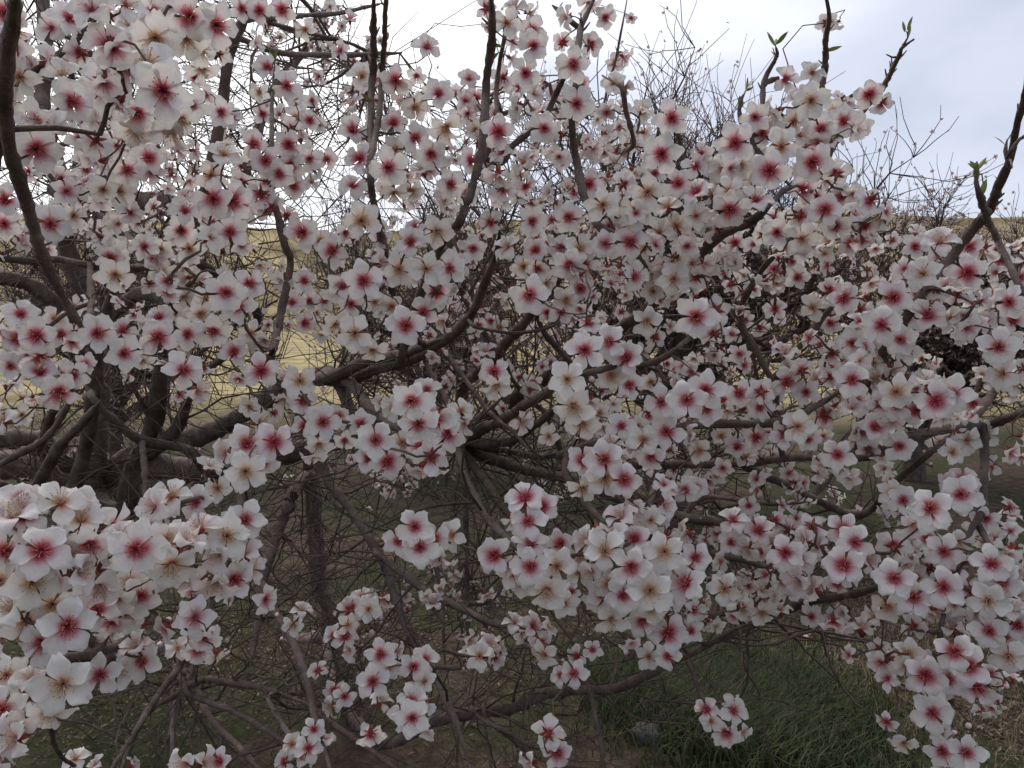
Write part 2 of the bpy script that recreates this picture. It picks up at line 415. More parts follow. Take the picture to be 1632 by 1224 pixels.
BRANCHES = [
 (2.5, 2.0, [(100, 295, 22), (145, 320, 22), (197, 377, 20), (250, 420, 14)]),
 (2.4, 1.9, [(200, 810, 28), (210, 740, 28), (233, 700, 27), (250, 658, 26), (257, 585, 24), (262, 500, 18)]),
 (2.3, 1.9, [(120, 790, 24), (137, 708, 23), (147, 640, 22), (153, 552, 22), (168, 505, 20), (180, 455, 18)]),
 (2.2, 2.0, [(250, 715, 20), (275, 690, 19), (290, 660, 18), (302, 625, 16), (330, 580, 10)]),
 (2.0, 1.7, [(50, 795, 18), (93, 715, 17), (133, 672, 14), (160, 640, 8)]),
 (2.2, 2.0, [(70, 700, 14), (82, 660, 14), (92, 630, 12)]),
 (1.7, 1.5, [(-30, 760, 12), (33, 722, 11), (73, 698, 10), (107, 648, 9), (120, 600, 6)]),
 (1.9, 2.2, [(147, 635, 12), (187, 675, 14), (227, 702, 15), (300, 716, 16), (330, 760, 18)]),
 (2.2, 2.0, [(265, 702, 9), (233, 655, 8), (207, 602, 7), (200, 560, 5)]),
 (2.0, 1.8, [(228, 715, 10), (231, 760, 10), (230, 800, 8), (226, 850, 5)]),
 (1.6, 1.0, [(410, 500, 14), (350, 440, 14), (300, 418, 14), (233, 426, 12), (160, 425, 12), (93, 413, 12), (67, 418, 14), (0, 413, 14), (-40, 410, 12)]),
 (0.95, 0.5, [(135, 520, 11), (105, 480, 13), (78, 430, 16), (62, 395, 18), (45, 335, 19), (17, 235, 22), (5, 140, 24), (16, 60, 26), (32, -30, 26)], None),
 (0.56, 0.5, [(20, 140, 13), (50, 117, 12), (83, 97, 11), (127, 57, 10), (152, 32, 8)]),
 (1.5, 1.3, [(300, 420, 18), (325, 310, 18), (345, 230, 18), (357, 150, 18), (366, 80, 17), (392, 20, 15), (400, -30, 14)]),
 (1.4, 1.9, [(378, 60, 10), (450, 84, 9), (544, 88, 8), (640, 84, 6)]),
 (1.4, 1.9, [(383, 35, 9), (460, 27, 8), (544, 20, 7), (610, 5, 5)]),
 (1.6, 2.0, [(430, 36, 7), (490, 52, 6), (560, 70, 5), (610, 95, 4)]),
 (1.2, 0.95, [(430, 570, 14), (438, 545, 13), (447, 501, 13), (463, 418, 12), (456, 395, 12), (443, 343, 12), (430, 290, 10), (433, 233, 8), (434, 160, 7), (438, 95, 5)], -.02),
 # the fan of branches in the middle
 (2.3, 1.2, [(520, 604, 22), (557, 603, 20), (594, 591, 19), (661, 571, 18), (691, 551, 17), (717, 537, 17), (741, 515, 16), (757, 491, 14), (774, 445, 13), (790, 408, 12), (797, 368, 11)], -.02),
 (2.3, 1.5, [(505, 605, 20), (545, 594, 19), (590, 574, 18), (654, 560, 15), (705, 540, 8)]),
 (2.4, 1.1, [(735, 700, 24), (735, 650, 20), (744, 610, 18), (777, 581, 17), (827, 525, 17), (850, 495, 16), (890, 445, 14), (925, 402, 12), (950, 370, 9)], -.02),
 (2.4, 1.2, [(735, 700, 24), (770, 683, 19), (797, 671, 17), (861, 631, 16), (905, 600, 13)], -.01),
 (2.4, 1.3, [(735, 702, 22), (784, 708, 15), (824, 698, 13), (881, 655, 12), (900, 638, 9)]),
 (2.4, 1.3, [(738, 712, 22), (784, 731, 17), (821, 745, 16), (877, 758, 15), (920, 768, 15), (1000, 800, 15), (1088, 823, 15), (1155, 834, 13), (1230, 850, 8)]),
 (2.4, 1.2, [(740, 708, 18), (804, 718, 11), (861, 728, 11), (907, 722, 12), (980, 738, 12), (1050, 741, 13), (1171, 738, 14), (1255, 731, 13), (1321, 728, 11), (1400, 726, 7)], -.02),
 (2.4, 1.0, [(740, 690, 22), (870, 600, 20), (984, 525, 17), (1044, 481, 17), (1090, 430, 18), (1120, 402, 19), (1148, 372, 20), (1198, 352, 18), (1245, 307, 14), (1270, 295, 10)], -.03),
 (1.6, 1.15, [(905, 722, 14), (1010, 690, 14), (1121, 676, 14), (1198, 676, 14), (1255, 668, 14), (1318, 638, 12), (1370, 600, 8)], -.02),
 (2.3, 1.4, [(720, 705, 18), (731, 715, 15), (741, 758, 14), (757, 791, 13), (770, 816, 13), (807, 859, 13), (830, 878, 9)]),
 (2.3, 1.5, [(735, 720, 18), (774, 768, 15), (804, 810, 14), (850, 850, 12), (900, 870, 8)]),
 (2.3, 2.0, [(535, 600, 24), (546, 620, 22), (557, 648, 20), (575, 680, 16), (590, 720, 10)]),
 (2.2, 1.6, [(548, 600, 20), (565, 618, 19), (587, 648, 18), (617, 671, 17), (650, 690, 12)]),
 (2.1, 1.7, [(704, 552, 8), (744, 608, 8), (784, 661, 8), (821, 691, 7), (845, 720, 5)]),
 (1.9, 1.7, [(672, 566, 8), (690, 600, 8), (711, 640, 7), (716, 670, 5)]),
 (1.5, 1.6, [(757, 520, 6), (790, 528, 6), (827, 531, 6), (877, 521, 5), (905, 500, 4)]),
 (1.9, 1.7, [(784, 551, 8), (751, 498, 8), (734, 458, 7), (715, 400, 5)]),
 (1.9, 1.6, [(870, 660, 8), (840, 632, 8), (817, 605, 7), (800, 560, 5)]),
 (1.8, 1.6, [(907, 578, 10), (885, 550, 10), (864, 525, 9), (850, 470, 6)]),
 (1.1, 0.9, [(955, 590, 9), (991, 581, 10), (1037, 578, 10), (1075, 560, 10), (1098, 540, 9), (1118, 515, 6)], -.01),
 (1.4, 1.1, [(1235, 620, 12), (1255, 575, 11), (1288, 538, 11), (1315, 501, 10), (1350, 470, 7)]),
 (1.4, 1.1, [(1180, 500, 10), (1215, 430, 10), (1260, 380, 9), (1300, 340, 6)]),
 (1.3, 1.0, [(1378, 728, 16), (1450, 700, 16), (1525, 681, 15), (1581, 675, 15), (1660, 645, 14)]),
 (1.15, 1.05, [(1540, 680, 13), (1560, 655, 13), (1581, 628, 12), (1600, 590, 8)]),
 (1.5, 1.15, [(1370, 820, 12), (1421, 772, 11), (1471, 731, 11), (1520, 690, 8)]),
 (1.6, 1.4, [(1120, 794, 9), (1188, 798, 8), (1238, 803, 6), (1290, 800, 4)]),
 # shoots that rise against the sky
 (1.5, 0.85, [(640, 520, 12), (612, 400, 12), (594, 310, 11), (590, 260, 11), (591, 187, 11), (595, 100, 11), (595, -20, 10)], -.03),
 (0.95, 0.85, [(592, 250, 10), (604, 180, 10), (611, 93, 9), (616, -20, 8)], -.03),
 (1.6, 0.8, [(640, 572, 14), (662, 490, 14), (690, 420, 14), (707, 383, 14), (731, 353, 15), (757, 283, 15), (771, 217, 15), (775, 133, 14), (784, 50, 13), (783, -30, 12)], -.03),
 (0.85, 0.8, [(772, 253, 9), (791, 200, 9), (791, 140, 8), (804, 60, 7), (815, 5, 5)]),
 (1.3, 0.85, [(1060, 470, 12), (1015, 410, 12), (987, 380, 12), (951, 357, 12), (931, 310, 12), (917, 250, 12), (911, 187, 11), (920, 130, 11), (921, 80, 11), (928, 37, 11), (958, -20, 9)], -.025),
 (0.9, 0.85, [(925, 42, 8), (905, 30, 8), (880, 8, 6)]),
 (1.1, 1.0, [(800, 260, 10), (817, 233, 10), (864, 193, 10), (887, 147, 9), (904, 113, 7), (920, 60, 4)]),
 (1.6, 1.5, [(960, 200, 4), (984, 83, 4), (1001, -10, 3)]),
 (1.0, 0.95, [(1100, 290, 8), (1088, 253, 8), (1082, 220, 7), (1076, 196, 5)]),
 (1.2, 1.1, [(1010, 230, 8), (997, 177, 8), (990, 140, 7), (960, 120, 5)]),
 (1.0, 0.9, [(1330, 230, 11), (1361, 193, 11), (1385, 165, 10), (1405, 143, 9), (1425, 105, 8), (1438, 75, 7), (1447, 60, 5), (1445, 50, 3)]),
 (0.91, 0.9, [(1436, 78, 5), (1446, 70, 4), (1456, 63, 3)]),
 (1.0, 0.9, [(1305, 190, 10), (1310, 140, 10), (1315, 110, 10), (1316, 67, 9), (1321, 27, 8), (1313, -20, 8)]),
 (1.0, 0.9, [(1200, 230, 8), (1214, 170, 8), (1218, 130, 8), (1230, 105, 8), (1238, 88, 6), (1236, 72, 3)]),
 (0.9, 0.9, [(1218, 134, 7), (1230, 128, 8), (1240, 125, 7)]),
 (1.0, 0.95, [(1190, 250, 7), (1184, 210, 7), (1178, 172, 6), (1188, 145, 4)]),
 (1.0, 0.95, [(1235, 220, 7), (1256, 203, 7), (1278, 176, 5)]),
 (1.3, 0.8, [(1390, 600, 15), (1440, 510, 16), (1500, 430, 16), (1528, 395, 16), (1571, 340, 16), (1590, 300, 14), (1608, 262, 13), (1620, 205, 11), (1634, 140, 9), (1640, 60, 7)], -.02),
 (0.88, 0.87, [(1570, 335, 11), (1562, 312, 11), (1555, 290, 10), (1556, 272, 8)]),
 (0.9, 0.95, [(1571, 345, 11), (1585, 372, 11), (1597, 400, 11), (1632, 470, 10), (1650, 520, 10)]),
 (0.86, 0.86, [(1607, 262, 6), (1602, 240, 6), (1605, 222, 5)]),
 (0.84, 0.84, [(1612, 240, 6), (1624, 222, 6), (1640, 215, 5)]),
 # low branches, lower left and middle
 (1.9, 1.3, [(380, 760, 16), (387, 893, 14), (417, 930, 14), (433, 966, 14), (467, 1023, 14), (490, 1083, 13), (503, 1150, 12), (530, 1240, 10)]),
 (2.4, 2.0, [(470, 780, 18), (452, 825, 18), (437, 866, 17), (417, 933, 16), (413, 985, 14), (400, 1060, 10)]),
 (2.0, 1.6, [(300, 1090, 10), (330, 1083, 10), (400, 1093, 10), (480, 1118, 8), (540, 1150, 5)]),
 (2.0, 1.6, [(290, 1085, 9), (310, 1109, 10), (377, 1136, 10), (433, 1169, 9), (500, 1215, 7)]),
 (2.4, 1.6, [(330, 960, 12), (287, 1056, 11), (247, 1116, 11), (213, 1169, 10), (170, 1240, 9)]),
 (2.4, 1.7, [(345, 930, 12), (300, 1083, 11), (240, 1130, 10), (205, 1195, 10), (190, 1240, 9)]),
 (2.2, 1.7, [(300, 1070, 10), (333, 1139, 10), (383, 1193, 9), (430, 1240, 8)]),
 (2.2, 1.9, [(300, 1090, 8), (277, 1130, 8), (276, 1206, 7), (278, 1240, 6)]),
 (0.95, 0.75, [(80, 1075, 12), (140, 1043, 14), (187, 1029, 14), (230, 989, 11), (250, 950, 7)]),
 (0.95, 0.8, [(60, 870, 12), (130, 855, 11), (190, 846, 11), (233, 849, 10), (290, 830, 7)]),
 (2.3, 1.6, [(500, 690, 16), (520, 760, 15), (561, 816, 14), (611, 896, 14), (631, 956, 13), (657, 1016, 12), (691, 1076, 12), (724, 1143, 11), (755, 1240, 10)]),
 (1.9, 1.4, [(605, 885, 12), (674, 939, 12), (724, 963, 12), (771, 989, 11), (817, 999, 10), (860, 1010, 6)]),
 (1.7, 1.8, [(724, 963, 9), (777, 958, 8), (800, 935, 6), (815, 900, 4)]),
 (2.3, 1.5, [(600, 1180, 18), (691, 1149, 18), (744, 1139, 18), (817, 1129, 18), (864, 1106, 17), (904, 1099, 16), (977, 1099, 15), (1044, 1069, 14), (1125, 1029, 12), (1180, 1000, 9), (1240, 985, 5)]),
 (1.9, 1.7, [(925, 1050, 7), (934, 1073, 8), (947, 1136, 8), (961, 1209, 7), (965, 1250, 6)]),
 (2.2, 2.0, [(742, 760, 9), (744, 876, 8), (745, 983, 8), (756, 1040, 6)]),
 (2.0, 1.9, [(690, 880, 5), (706, 960, 5), (707, 1030, 4), (715, 1090, 3)]),
 (2.2, 1.8, [(500, 1130, 9), (544, 1163, 9), (587, 1193, 8), (650, 1240, 7)]),
 (1.9, 1.8, [(640, 1060, 6), (697, 1064, 7), (751, 1063, 6), (800, 1050, 4)]),
 (1.9, 1.9, [(770, 1130, 6), (775, 1170, 6), (785, 1240, 5)]),
 (1.5, 1.1, [(1280, 962, 14), (1298, 956, 14), (1348, 949, 14), (1388, 939, 13), (1430, 925, 9)]),
 (1.8, 1.6, [(1180, 985, 6), (1235, 993, 6), (1305, 1006, 5), (1398, 1023, 4)]),
 (1.6, 1.2, [(1095, 870, 12), (1128, 879, 12), (1188, 893, 12), (1230, 905, 8)]),
 (1.8, 1.7, [(1075, 1030, 8), (1100, 1062, 8), (1118, 1110, 7), (1140, 1125, 5)]),
 (1.1, 1.05, [(1568, 690, 12), (1568, 725, 12), (1566, 808, 12), (1548, 846, 10), (1530, 900, 8), (1500, 1000, 8), (1510, 1100, 6), (1520, 1170, 4)]),
 (1.1, 1.05, [(1566, 850, 10), (1590, 900, 10), (1600, 960, 9), (1560, 1040, 7)]),
 (1.2, 1.1, [(1040, 860, 12), (1038, 800, 12), (1045, 760, 9), (1046, 725, 7)]),
 (1.5, 0.95, [(905, 765, 12), (960, 830, 13), (1030, 885, 13), (1060, 950, 10), (1065, 1000, 6)]),
 (1.7, 1.5, [(800, 1000, 8), (860, 1040, 8), (910, 1060, 6)]),
 (1.9, 1.7, [(760, 1140, 7), (830, 1180, 7), (870, 1200, 6), (890, 1240, 5)]),
 (1.6, 1.45, [(430, 1120, 8), (460, 1170, 8), (485, 1190, 7), (480, 1240, 6)]),
]
# blossoms: tile (left, top) of 544x408 photo pixels, coordinates enlarged three times: (x, y, diameter, look[, dx, dy])
# look: r red heart, y yellow heart, w seen edge-on, b seen from behind, k closed bud; dx, dy the way it faces in the picture
FLOWERS = {
(0, 0): [(780,435,300,'r',0,0),(560,220,190,'r',.3,-.4),(500,420,240,'r',0,0),(340,490,200,'r',.3,0),(170,580,210,'r',-.2,0),(170,710,220,'r',0,.1),(700,310,260,'y',0,-.8),
 (660,540,200,'r',-.3,.3),(650,620,200,'y',0,.8),(870,570,200,'y',.3,.6),(720,60,200,'r',.4,0),(910,80,230,'r',-.1,-.1),(1030,120,220,'r',.4,0),(745,180,230,'y',-.2,.3),(890,180,200,'y',.1,.3),
 (960,230,190,'y',.3,.6),(970,330,170,'y',.2,.9),(330,90,180,'r',.1,-.4),(300,370,180,'y',0,-.4),(100,370,200,'y',-.4,0),(80,220,180,'w',-.5,0),(390,250,150,'b'),(20,60,180,'r',-.5,0),(750,20,180,'y',0,-.6),
 (230,620,190,'w'),(230,300,170,'w'),(610,330,180,'w'),(440,540,170,'w'),(820,620,180,'w'),(60,140,180,'w'),(30,480,170,'y'),
 (450,650,130,'r'),(450,740,150,'r'),(610,810,160,'r'),(710,755,150,'r'),(510,775,130,'y'),(410,810,110,'b',0,.5),(570,910,170,'y',.2,.3),(480,950,130,'r',-.4,0),(660,710,100,'r'),(240,1070,190,'r',0,0),
 (350,1030,150,'y',.5,-.2),(30,960,160,'r'),(20,1070,150,'r'),(80,1120,130,'b'),(70,660,110,'r'),(540,1200,150,'y'),(1155,40,120,'r'),(1240,50,120,'r'),(1350,45,130,'r'),(1460,140,110,'y'),(980,450,120,'r'),
 (1055,535,140,'r'),(1110,570,110,'r'),(930,370,100,'r'),(1280,325,130,'r',0,-.4),(1370,410,150,'r',.3,-.2),(1255,545,100,'r'),(1410,560,110,'y'),(1480,575,100,'r'),(1420,510,90,'r'),(1240,440,100,'y'),(1490,480,80,'r'),
 (1210,690,140,'r'),(1380,690,140,'r'),(1270,770,150,'r'),(1390,790,140,'r'),(1480,760,130,'r'),(1335,830,140,'r'),(1560,760,110,'r'),(1400,890,130,'r'),(1070,740,170,'y',0,-.7),(1010,840,150,'y'),(1020,950,190,'r',0,.1),
 (1110,960,190,'r',0,.2),(1160,870,110,'b'),(1250,930,130,'b'),(1290,1000,130,'b'),(1170,990,100,'r'),(1160,1040,120,'y'),(885,1010,150,'r',0,-.5),(865,1100,150,'r'),(1100,1110,170,'r'),(1015,1150,130,'r'),(905,1190,150,'y'),
 (960,1040,100,'w'),(1010,1060,90,'r'),(1370,1030,110,'b'),(1450,1110,180,'r'),(1590,1200,150,'r'),(1490,870,90,'y'),(1440,660,80,'w'),(690,1180,130,'r'),(770,1190,120,'y'),(1150,1170,110,'r'),(1530,1150,110,'y')],
(544, 0): [(790,110,150,'y',0,-.1),(915,145,140,'r'),(920,220,150,'r'),(1080,80,110,'w',-.5,0),(1260,85,120,'r',.4,0),(1190,215,110,'b'),(1060,205,90,'b'),(100,365,140,'y',-.2,-.5),(260,385,150,'r'),(360,360,100,'r'),
 (465,450,150,'r'),(410,230,140,'r',0,-.7),(350,515,140,'y'),(250,590,130,'r',0,-.6),(350,660,150,'r',.4,0),(500,610,170,'y'),(55,625,150,'r'),(260,715,130,'y'),(430,735,170,'r',0,.2),(225,800,190,'r',0,0),(310,830,100,'w'),
 (90,760,150,'r'),(55,890,150,'r',0,-.6),(250,920,150,'y',0,.8),(95,1055,180,'y',0,0),(20,1110,130,'r'),(460,1105,170,'y'),(330,1160,150,'r',0,-.5),(280,1215,110,'r'),(190,1140,100,'b'),(520,880,150,'r'),(600,920,130,'r',.4,0),
 (620,770,130,'r'),(645,470,130,'r'),(640,620,100,'y'),(655,680,110,'w'),(500,950,120,'w'),(630,1190,130,'r'),(580,1200,110,'y'),(520,1105,45,'k'),(750,630,160,'r'),(770,730,140,'r'),(775,370,130,'r'),(880,350,150,'r'),
 (840,420,100,'r'),(800,400,90,'w'),(970,615,150,'r',0,0),(1110,305,170,'r',0,.2),(1125,495,170,'r'),(1085,450,120,'r'),(920,450,110,'w'),(1060,760,100,'r'),(900,740,100,'r'),(880,890,110,'r'),(775,900,130,'b'),(750,830,150,'w',0,.8),
 (770,950,120,'y',0,.7),(910,970,80,'r'),(955,970,80,'y'),(910,1060,150,'r'),(1085,1040,150,'r'),(1010,1050,80,'b'),(715,1065,130,'r'),(930,1200,130,'r'),(1050,1180,140,'r'),(1140,1190,160,'y'),(1110,920,100,'b'),(800,1180,140,'w'),
 (1010,730,100,'w'),(1080,900,90,'w'),(930,1130,110,'r'),(1180,680,90,'r'),(1245,730,110,'r'),(1330,610,90,'r'),(1270,690,80,'r'),(1360,700,110,'y'),(1450,630,80,'r'),(1440,690,90,'r'),(1375,640,90,'y'),(1580,565,170,'r',0,.1),
 (1440,530,120,'y'),(1530,735,190,'r',0,.1),(1185,880,140,'r'),(1270,850,110,'w'),(1350,880,120,'b'),(1250,980,170,'y'),(1465,920,180,'y'),(1610,880,150,'r'),(1400,1000,150,'y'),(1410,1040,150,'r',0,-.5),(1520,1110,150,'y'),
 (1600,1080,140,'y'),(1380,1160,170,'r'),(1280,1090,100,'b'),(1210,1170,110,'y'),(1500,830,110,'r'),(1560,990,140,'y'),(1450,1190,120,'y'),(1300,400,120,'y'),(1350,420,100,'r'),(1310,300,90,'r'),(1350,270,90,'w'),(1385,85,60,'r'),
 (1170,550,80,'w'),(830,40,120,'w'),(900,60,110,'w'),(690,40,90,'b'),(1180,10,110,'w'),(700,130,70,'w'),(60,500,110,'w'),(300,480,110,'w'),(140,850,120,'w'),(330,910,130,'y',.2,.6),(390,820,120,'w'),(560,560,100,'y'),
 (1390,820,110,'w'),(1480,780,110,'w'),(1300,780,100,'w'),(680,790,100,'w'),(870,780,110,'w'),(850,830,100,'y'),(1000,920,90,'w'),(160,600,110,'w')],
(1088, 0): [(490,380,130,'r',.4,0),(345,560,150,'r',0,0),(615,480,180,'y',0,-.1),(660,615,140,'r'),(770,580,150,'r'),(890,450,140,'r',.1,.1),(950,490,100,'b'),(840,600,130,'r'),(620,350,130,'y',0,-.6),(690,110,90,'b'),(740,110,70,'w'),
 (250,685,190,'r',0,0),(380,640,130,'r'),(470,705,180,'y'),(620,775,190,'r',.1,0),(360,770,150,'y'),(415,815,190,'r',0,.1),(190,810,150,'y'),(280,790,140,'y'),(70,920,170,'r'),(350,960,170,'r'),(225,1000,180,'r',0,.2),
 (575,905,150,'r',.3,.2),(735,830,130,'b'),(600,700,110,'b'),(700,680,110,'w'),(750,480,100,'b'),(340,860,130,'y',0,.6),(220,910,140,'y'),(450,540,140,'w'),(530,580,130,'y'),(680,1005,160,'r',0,-.2),(730,1080,150,'r'),(450,1110,160,'r'),
 (570,1140,160,'y'),(805,1165,120,'r'),(895,955,150,'b'),(760,940,120,'r'),(640,940,100,'r'),(560,1030,120,'b'),(620,1170,90,'r'),(100,1030,120,'b'),(60,1060,140,'y'),(250,1160,110,'r'),(340,1170,100,'r'),(950,1040,120,'w'),
 (60,800,140,'r'),(870,1080,120,'b'),(820,1030,130,'w'),(900,1130,110,'w'),(1110,1180,130,'r'),(1230,1160,150,'w'),(1370,1180,120,'r'),(1440,1190,130,'w'),(1500,1190,100,'r'),(1600,1180,90,'w'),(1240,1215,130,'r'),(1410,830,60,'k'),
 (500,1180,100,'w'),(680,860,100,'w'),(540,830,110,'w'),(140,930,110,'w'),(280,900,120,'w'),(430,610,110,'w'),(720,530,120,'y'),(790,480,90,'w'),(560,650,120,'w'),(160,1090,120,'w'),(20,1150,120,'w'),(700,1160,110,'w')],
(0, 408): [(525,10,130,'r'),(550,90,170,'y',0,.3),(740,15,130,'r'),(770,70,130,'y'),(890,60,110,'y'),(880,195,130,'y'),(1080,175,190,'r',0,0),(1190,130,150,'r',.4,0),(990,205,130,'y'),(960,275,140,'y'),(1140,240,170,'r'),(1020,355,170,'r',0,.5),
 (960,120,100,'w',0,-.6),(1240,40,100,'w'),(1350,100,120,'w'),(1455,120,120,'r'),(1395,225,130,'r'),(1480,215,110,'r'),(1550,215,110,'r'),(1455,320,120,'r'),(1515,270,80,'y'),(1200,370,130,'y'),(1260,400,130,'w',0,.7),
 (1120,460,140,'r'),(1540,370,100,'y'),(1600,20,100,'r'),(1615,150,160,'r'),(1600,330,150,'y'),(100,280,160,'r',0,-.5),(20,360,130,'r'),(85,400,150,'r'),(175,380,180,'r'),(260,300,130,'y'),(290,375,130,'r'),(190,480,160,'r',0,.5),
 (50,530,150,'r'),(190,560,170,'r'),(290,565,150,'y'),(355,570,140,'r'),(280,650,190,'r',0,.5),(60,600,110,'r'),(465,370,190,'r',0,.1),(590,360,130,'r',0,-.6),(590,465,180,'r'),(755,390,180,'r',0,0),(895,375,160,'r'),(680,500,120,'y',0,.7),
 (760,295,130,'r',0,-.6),(875,545,190,'r',.4,.1),(940,640,120,'w'),(820,290,90,'w'),(900,300,100,'r'),(700,330,100,'w'),(900,440,110,'w'),(1250,550,170,'r',0,0),(1435,600,170,'y',-.1,-.1),(1360,680,120,'w',0,.6),(1450,690,140,'b',0,.5),
 (1340,590,100,'w'),(1180,900,190,'r',0,-.1),(1310,890,190,'r',.1,0),(1175,1030,200,'y',0,.2),(1255,985,160,'r',0,.6),(1080,945,130,'w',-.5,0),(1240,800,130,'w'),(1265,845,100,'r'),(1545,795,180,'r',0,0),(1455,815,120,'r'),(1615,770,120,'r'),
 (1525,900,140,'y',0,.5),(1500,950,110,'w',0,.8),(1190,720,100,'y'),(1225,750,80,'r'),(1310,750,80,'b'),(20,790,150,'w'),(100,1170,210,'r',0,-.5),(20,1200,200,'r',0,-.4),(290,1180,220,'y',0,-.5),(380,1200,190,'r',0,-.3),
 (820,1150,200,'y',0,-.6),(940,1180,170,'r'),(1040,1110,130,'y'),(740,1200,170,'w'),(975,1050,40,'k'),(945,1095,50,'k'),(805,220,35,'k'),(515,300,30,'k'),(1545,630,50,'k'),(130,470,120,'w'),(230,600,120,'w'),(1050,420,110,'w')],
(544, 408): [(105,120,190,'r',0,0),(10,150,150,'r'),(275,65,170,'y'),(405,60,170,'y',0,.1),(520,60,170,'r'),(210,100,100,'r'),(45,230,130,'r'),(310,335,190,'r',0,0),(390,270,150,'r'),(65,370,180,'y',0,.1),(455,170,130,'b'),(470,200,120,'r',.5,0),
 (240,240,120,'y'),(160,220,120,'y'),(150,450,150,'y',0,.7),(490,310,110,'w'),(420,380,70,'b'),(15,320,120,'y'),(330,10,110,'w'),(900,185,190,'r',0,.1),(1075,210,140,'y',0,.3),(1050,265,120,'r'),(985,270,100,'r'),(1145,155,130,'r'),
 (1090,40,170,'r',0,.4),(1165,40,140,'r'),(940,60,110,'r'),(870,50,120,'y'),(1200,190,80,'r'),(1400,100,150,'r'),(1500,90,150,'y'),(1590,110,170,'y'),(1420,20,110,'r'),(1540,60,130,'r'),(1490,170,120,'y'),(1460,310,150,'y',0,.3),
 (760,340,90,'y'),(655,330,90,'r'),(570,245,60,'r'),(545,210,60,'r'),(715,310,80,'r'),(790,225,70,'y'),(640,160,70,'w'),(730,100,80,'w'),(1165,450,190,'r',0,0),(1285,410,170,'r'),(1365,490,170,'r',-.1,-.3),(1180,320,130,'b'),
 (1080,590,190,'y',0,0),(1190,580,70,'k'),(1290,570,160,'y',.2,.3),(1110,715,200,'y',0,.4),(1150,800,170,'y',0,.8),(1235,750,100,'y'),(975,650,60,'k'),(1130,630,40,'k'),(730,555,150,'r',0,0),(780,530,90,'r'),(740,620,150,'y',0,.7),
 (690,460,100,'w',0,-.6),(900,640,90,'r'),(920,600,90,'r'),(850,580,80,'r'),(960,530,70,'r'),(1000,510,80,'r'),(990,860,110,'y'),(860,790,110,'w'),(1375,620,140,'r'),(1430,600,80,'r'),(1480,600,100,'y'),(1530,700,170,'r',0,0),
 (1340,815,150,'r'),(1555,840,170,'r'),(1445,880,160,'y'),(1480,960,150,'r',0,.5),(1470,755,90,'b'),(1420,810,100,'y'),(1555,515,80,'r'),(1605,545,90,'r'),(1620,690,100,'r'),(1240,805,110,'w'),(1500,390,90,'b'),
 (335,690,200,'r',0,0),(410,640,140,'r',0,-.6),(250,725,140,'y',-.5,0),(370,800,200,'r',-.1,.1),(450,780,190,'r',0,-.1),(510,850,170,'r',-.2,.3),(570,740,130,'y',.3,-.2),(590,800,110,'w'),(165,880,190,'r',0,0),(130,970,140,'r'),
 (220,980,170,'r',0,.3),(290,890,130,'y'),(375,915,150,'r'),(430,960,150,'b'),(380,1010,130,'w',0,.7),(90,805,140,'r'),(15,880,110,'r'),(450,1010,100,'w'),(190,700,90,'y'),(430,490,80,'w'),(1155,980,160,'r'),(1255,975,190,'r',0,0),
 (1260,1060,190,'y',0,.1),(1350,1070,170,'r',.3,0),(1180,1040,110,'y'),(1150,1110,150,'y',0,.6),(1290,910,120,'w',0,-.6),(1340,950,100,'w'),(880,1160,190,'r',0,-.6),(960,1200,160,'r'),(1540,1190,130,'w'),(1420,1200,140,'w'),
 (1600,1100,100,'b'),(560,40,130,'y'),(180,30,120,'w'),(1330,60,120,'w'),(1600,210,120,'w'),(1580,30,120,'w'),(820,160,110,'w'),(980,130,110,'w'),(1190,690,110,'w'),(1590,770,110,'w')],
(1088, 408): [(60,290,210,'r',0,0),(160,260,130,'b'),(150,370,130,'b'),(45,35,120,'y'),(140,40,140,'y'),(65,100,120,'b'),(250,30,120,'w'),(440,65,120,'r'),(550,100,120,'r'),(450,130,110,'y'),(300,100,80,'r'),(290,180,90,'r'),(230,130,100,'r'),
 (340,160,80,'r'),(440,255,110,'r'),(300,305,80,'r'),(235,375,100,'r'),(370,340,90,'b'),(460,300,80,'r'),(115,425,70,'r'),(190,450,80,'b'),(180,510,80,'r'),(620,250,140,'y'),(700,170,120,'b'),(770,205,150,'r'),(740,245,90,'b'),
 (850,255,110,'b'),(705,320,110,'r'),(1010,200,180,'r',0,0),(1150,85,170,'y'),(1215,150,130,'y'),(1360,80,180,'r',0,0),(1500,80,100,'r'),(950,330,190,'r',0,0),(1080,290,130,'r'),(1040,400,150,'r'),(815,415,160,'r'),(905,430,130,'y',0,.5),
 (1170,285,170,'r'),(1210,220,100,'b'),(960,450,100,'b'),(1085,450,130,'r'),(910,510,120,'y',0,.5),(715,450,90,'r'),(840,370,120,'w'),(1120,190,110,'r'),(740,140,80,'r'),(1560,220,160,'r'),(1490,170,100,'r'),(1610,105,110,'r'),
 (1520,20,120,'r'),(1575,310,130,'r'),(1510,435,180,'r'),(1600,410,110,'y'),(1530,560,170,'y'),(1580,610,120,'y'),(1490,600,100,'w'),(1530,500,100,'w'),(545,390,60,'k'),(490,470,120,'w'),(510,540,110,'w'),(570,550,120,'b'),(590,650,140,'r'),
 (495,600,150,'r'),(700,530,110,'r'),(700,575,110,'r'),(810,595,170,'r',0,-.1),(755,655,130,'y'),(830,690,160,'r'),(1020,650,170,'y'),(950,710,120,'b'),(1025,715,150,'r'),(1115,740,140,'r'),(1210,695,190,'r',0,.1),(1290,655,190,'r',0,0),
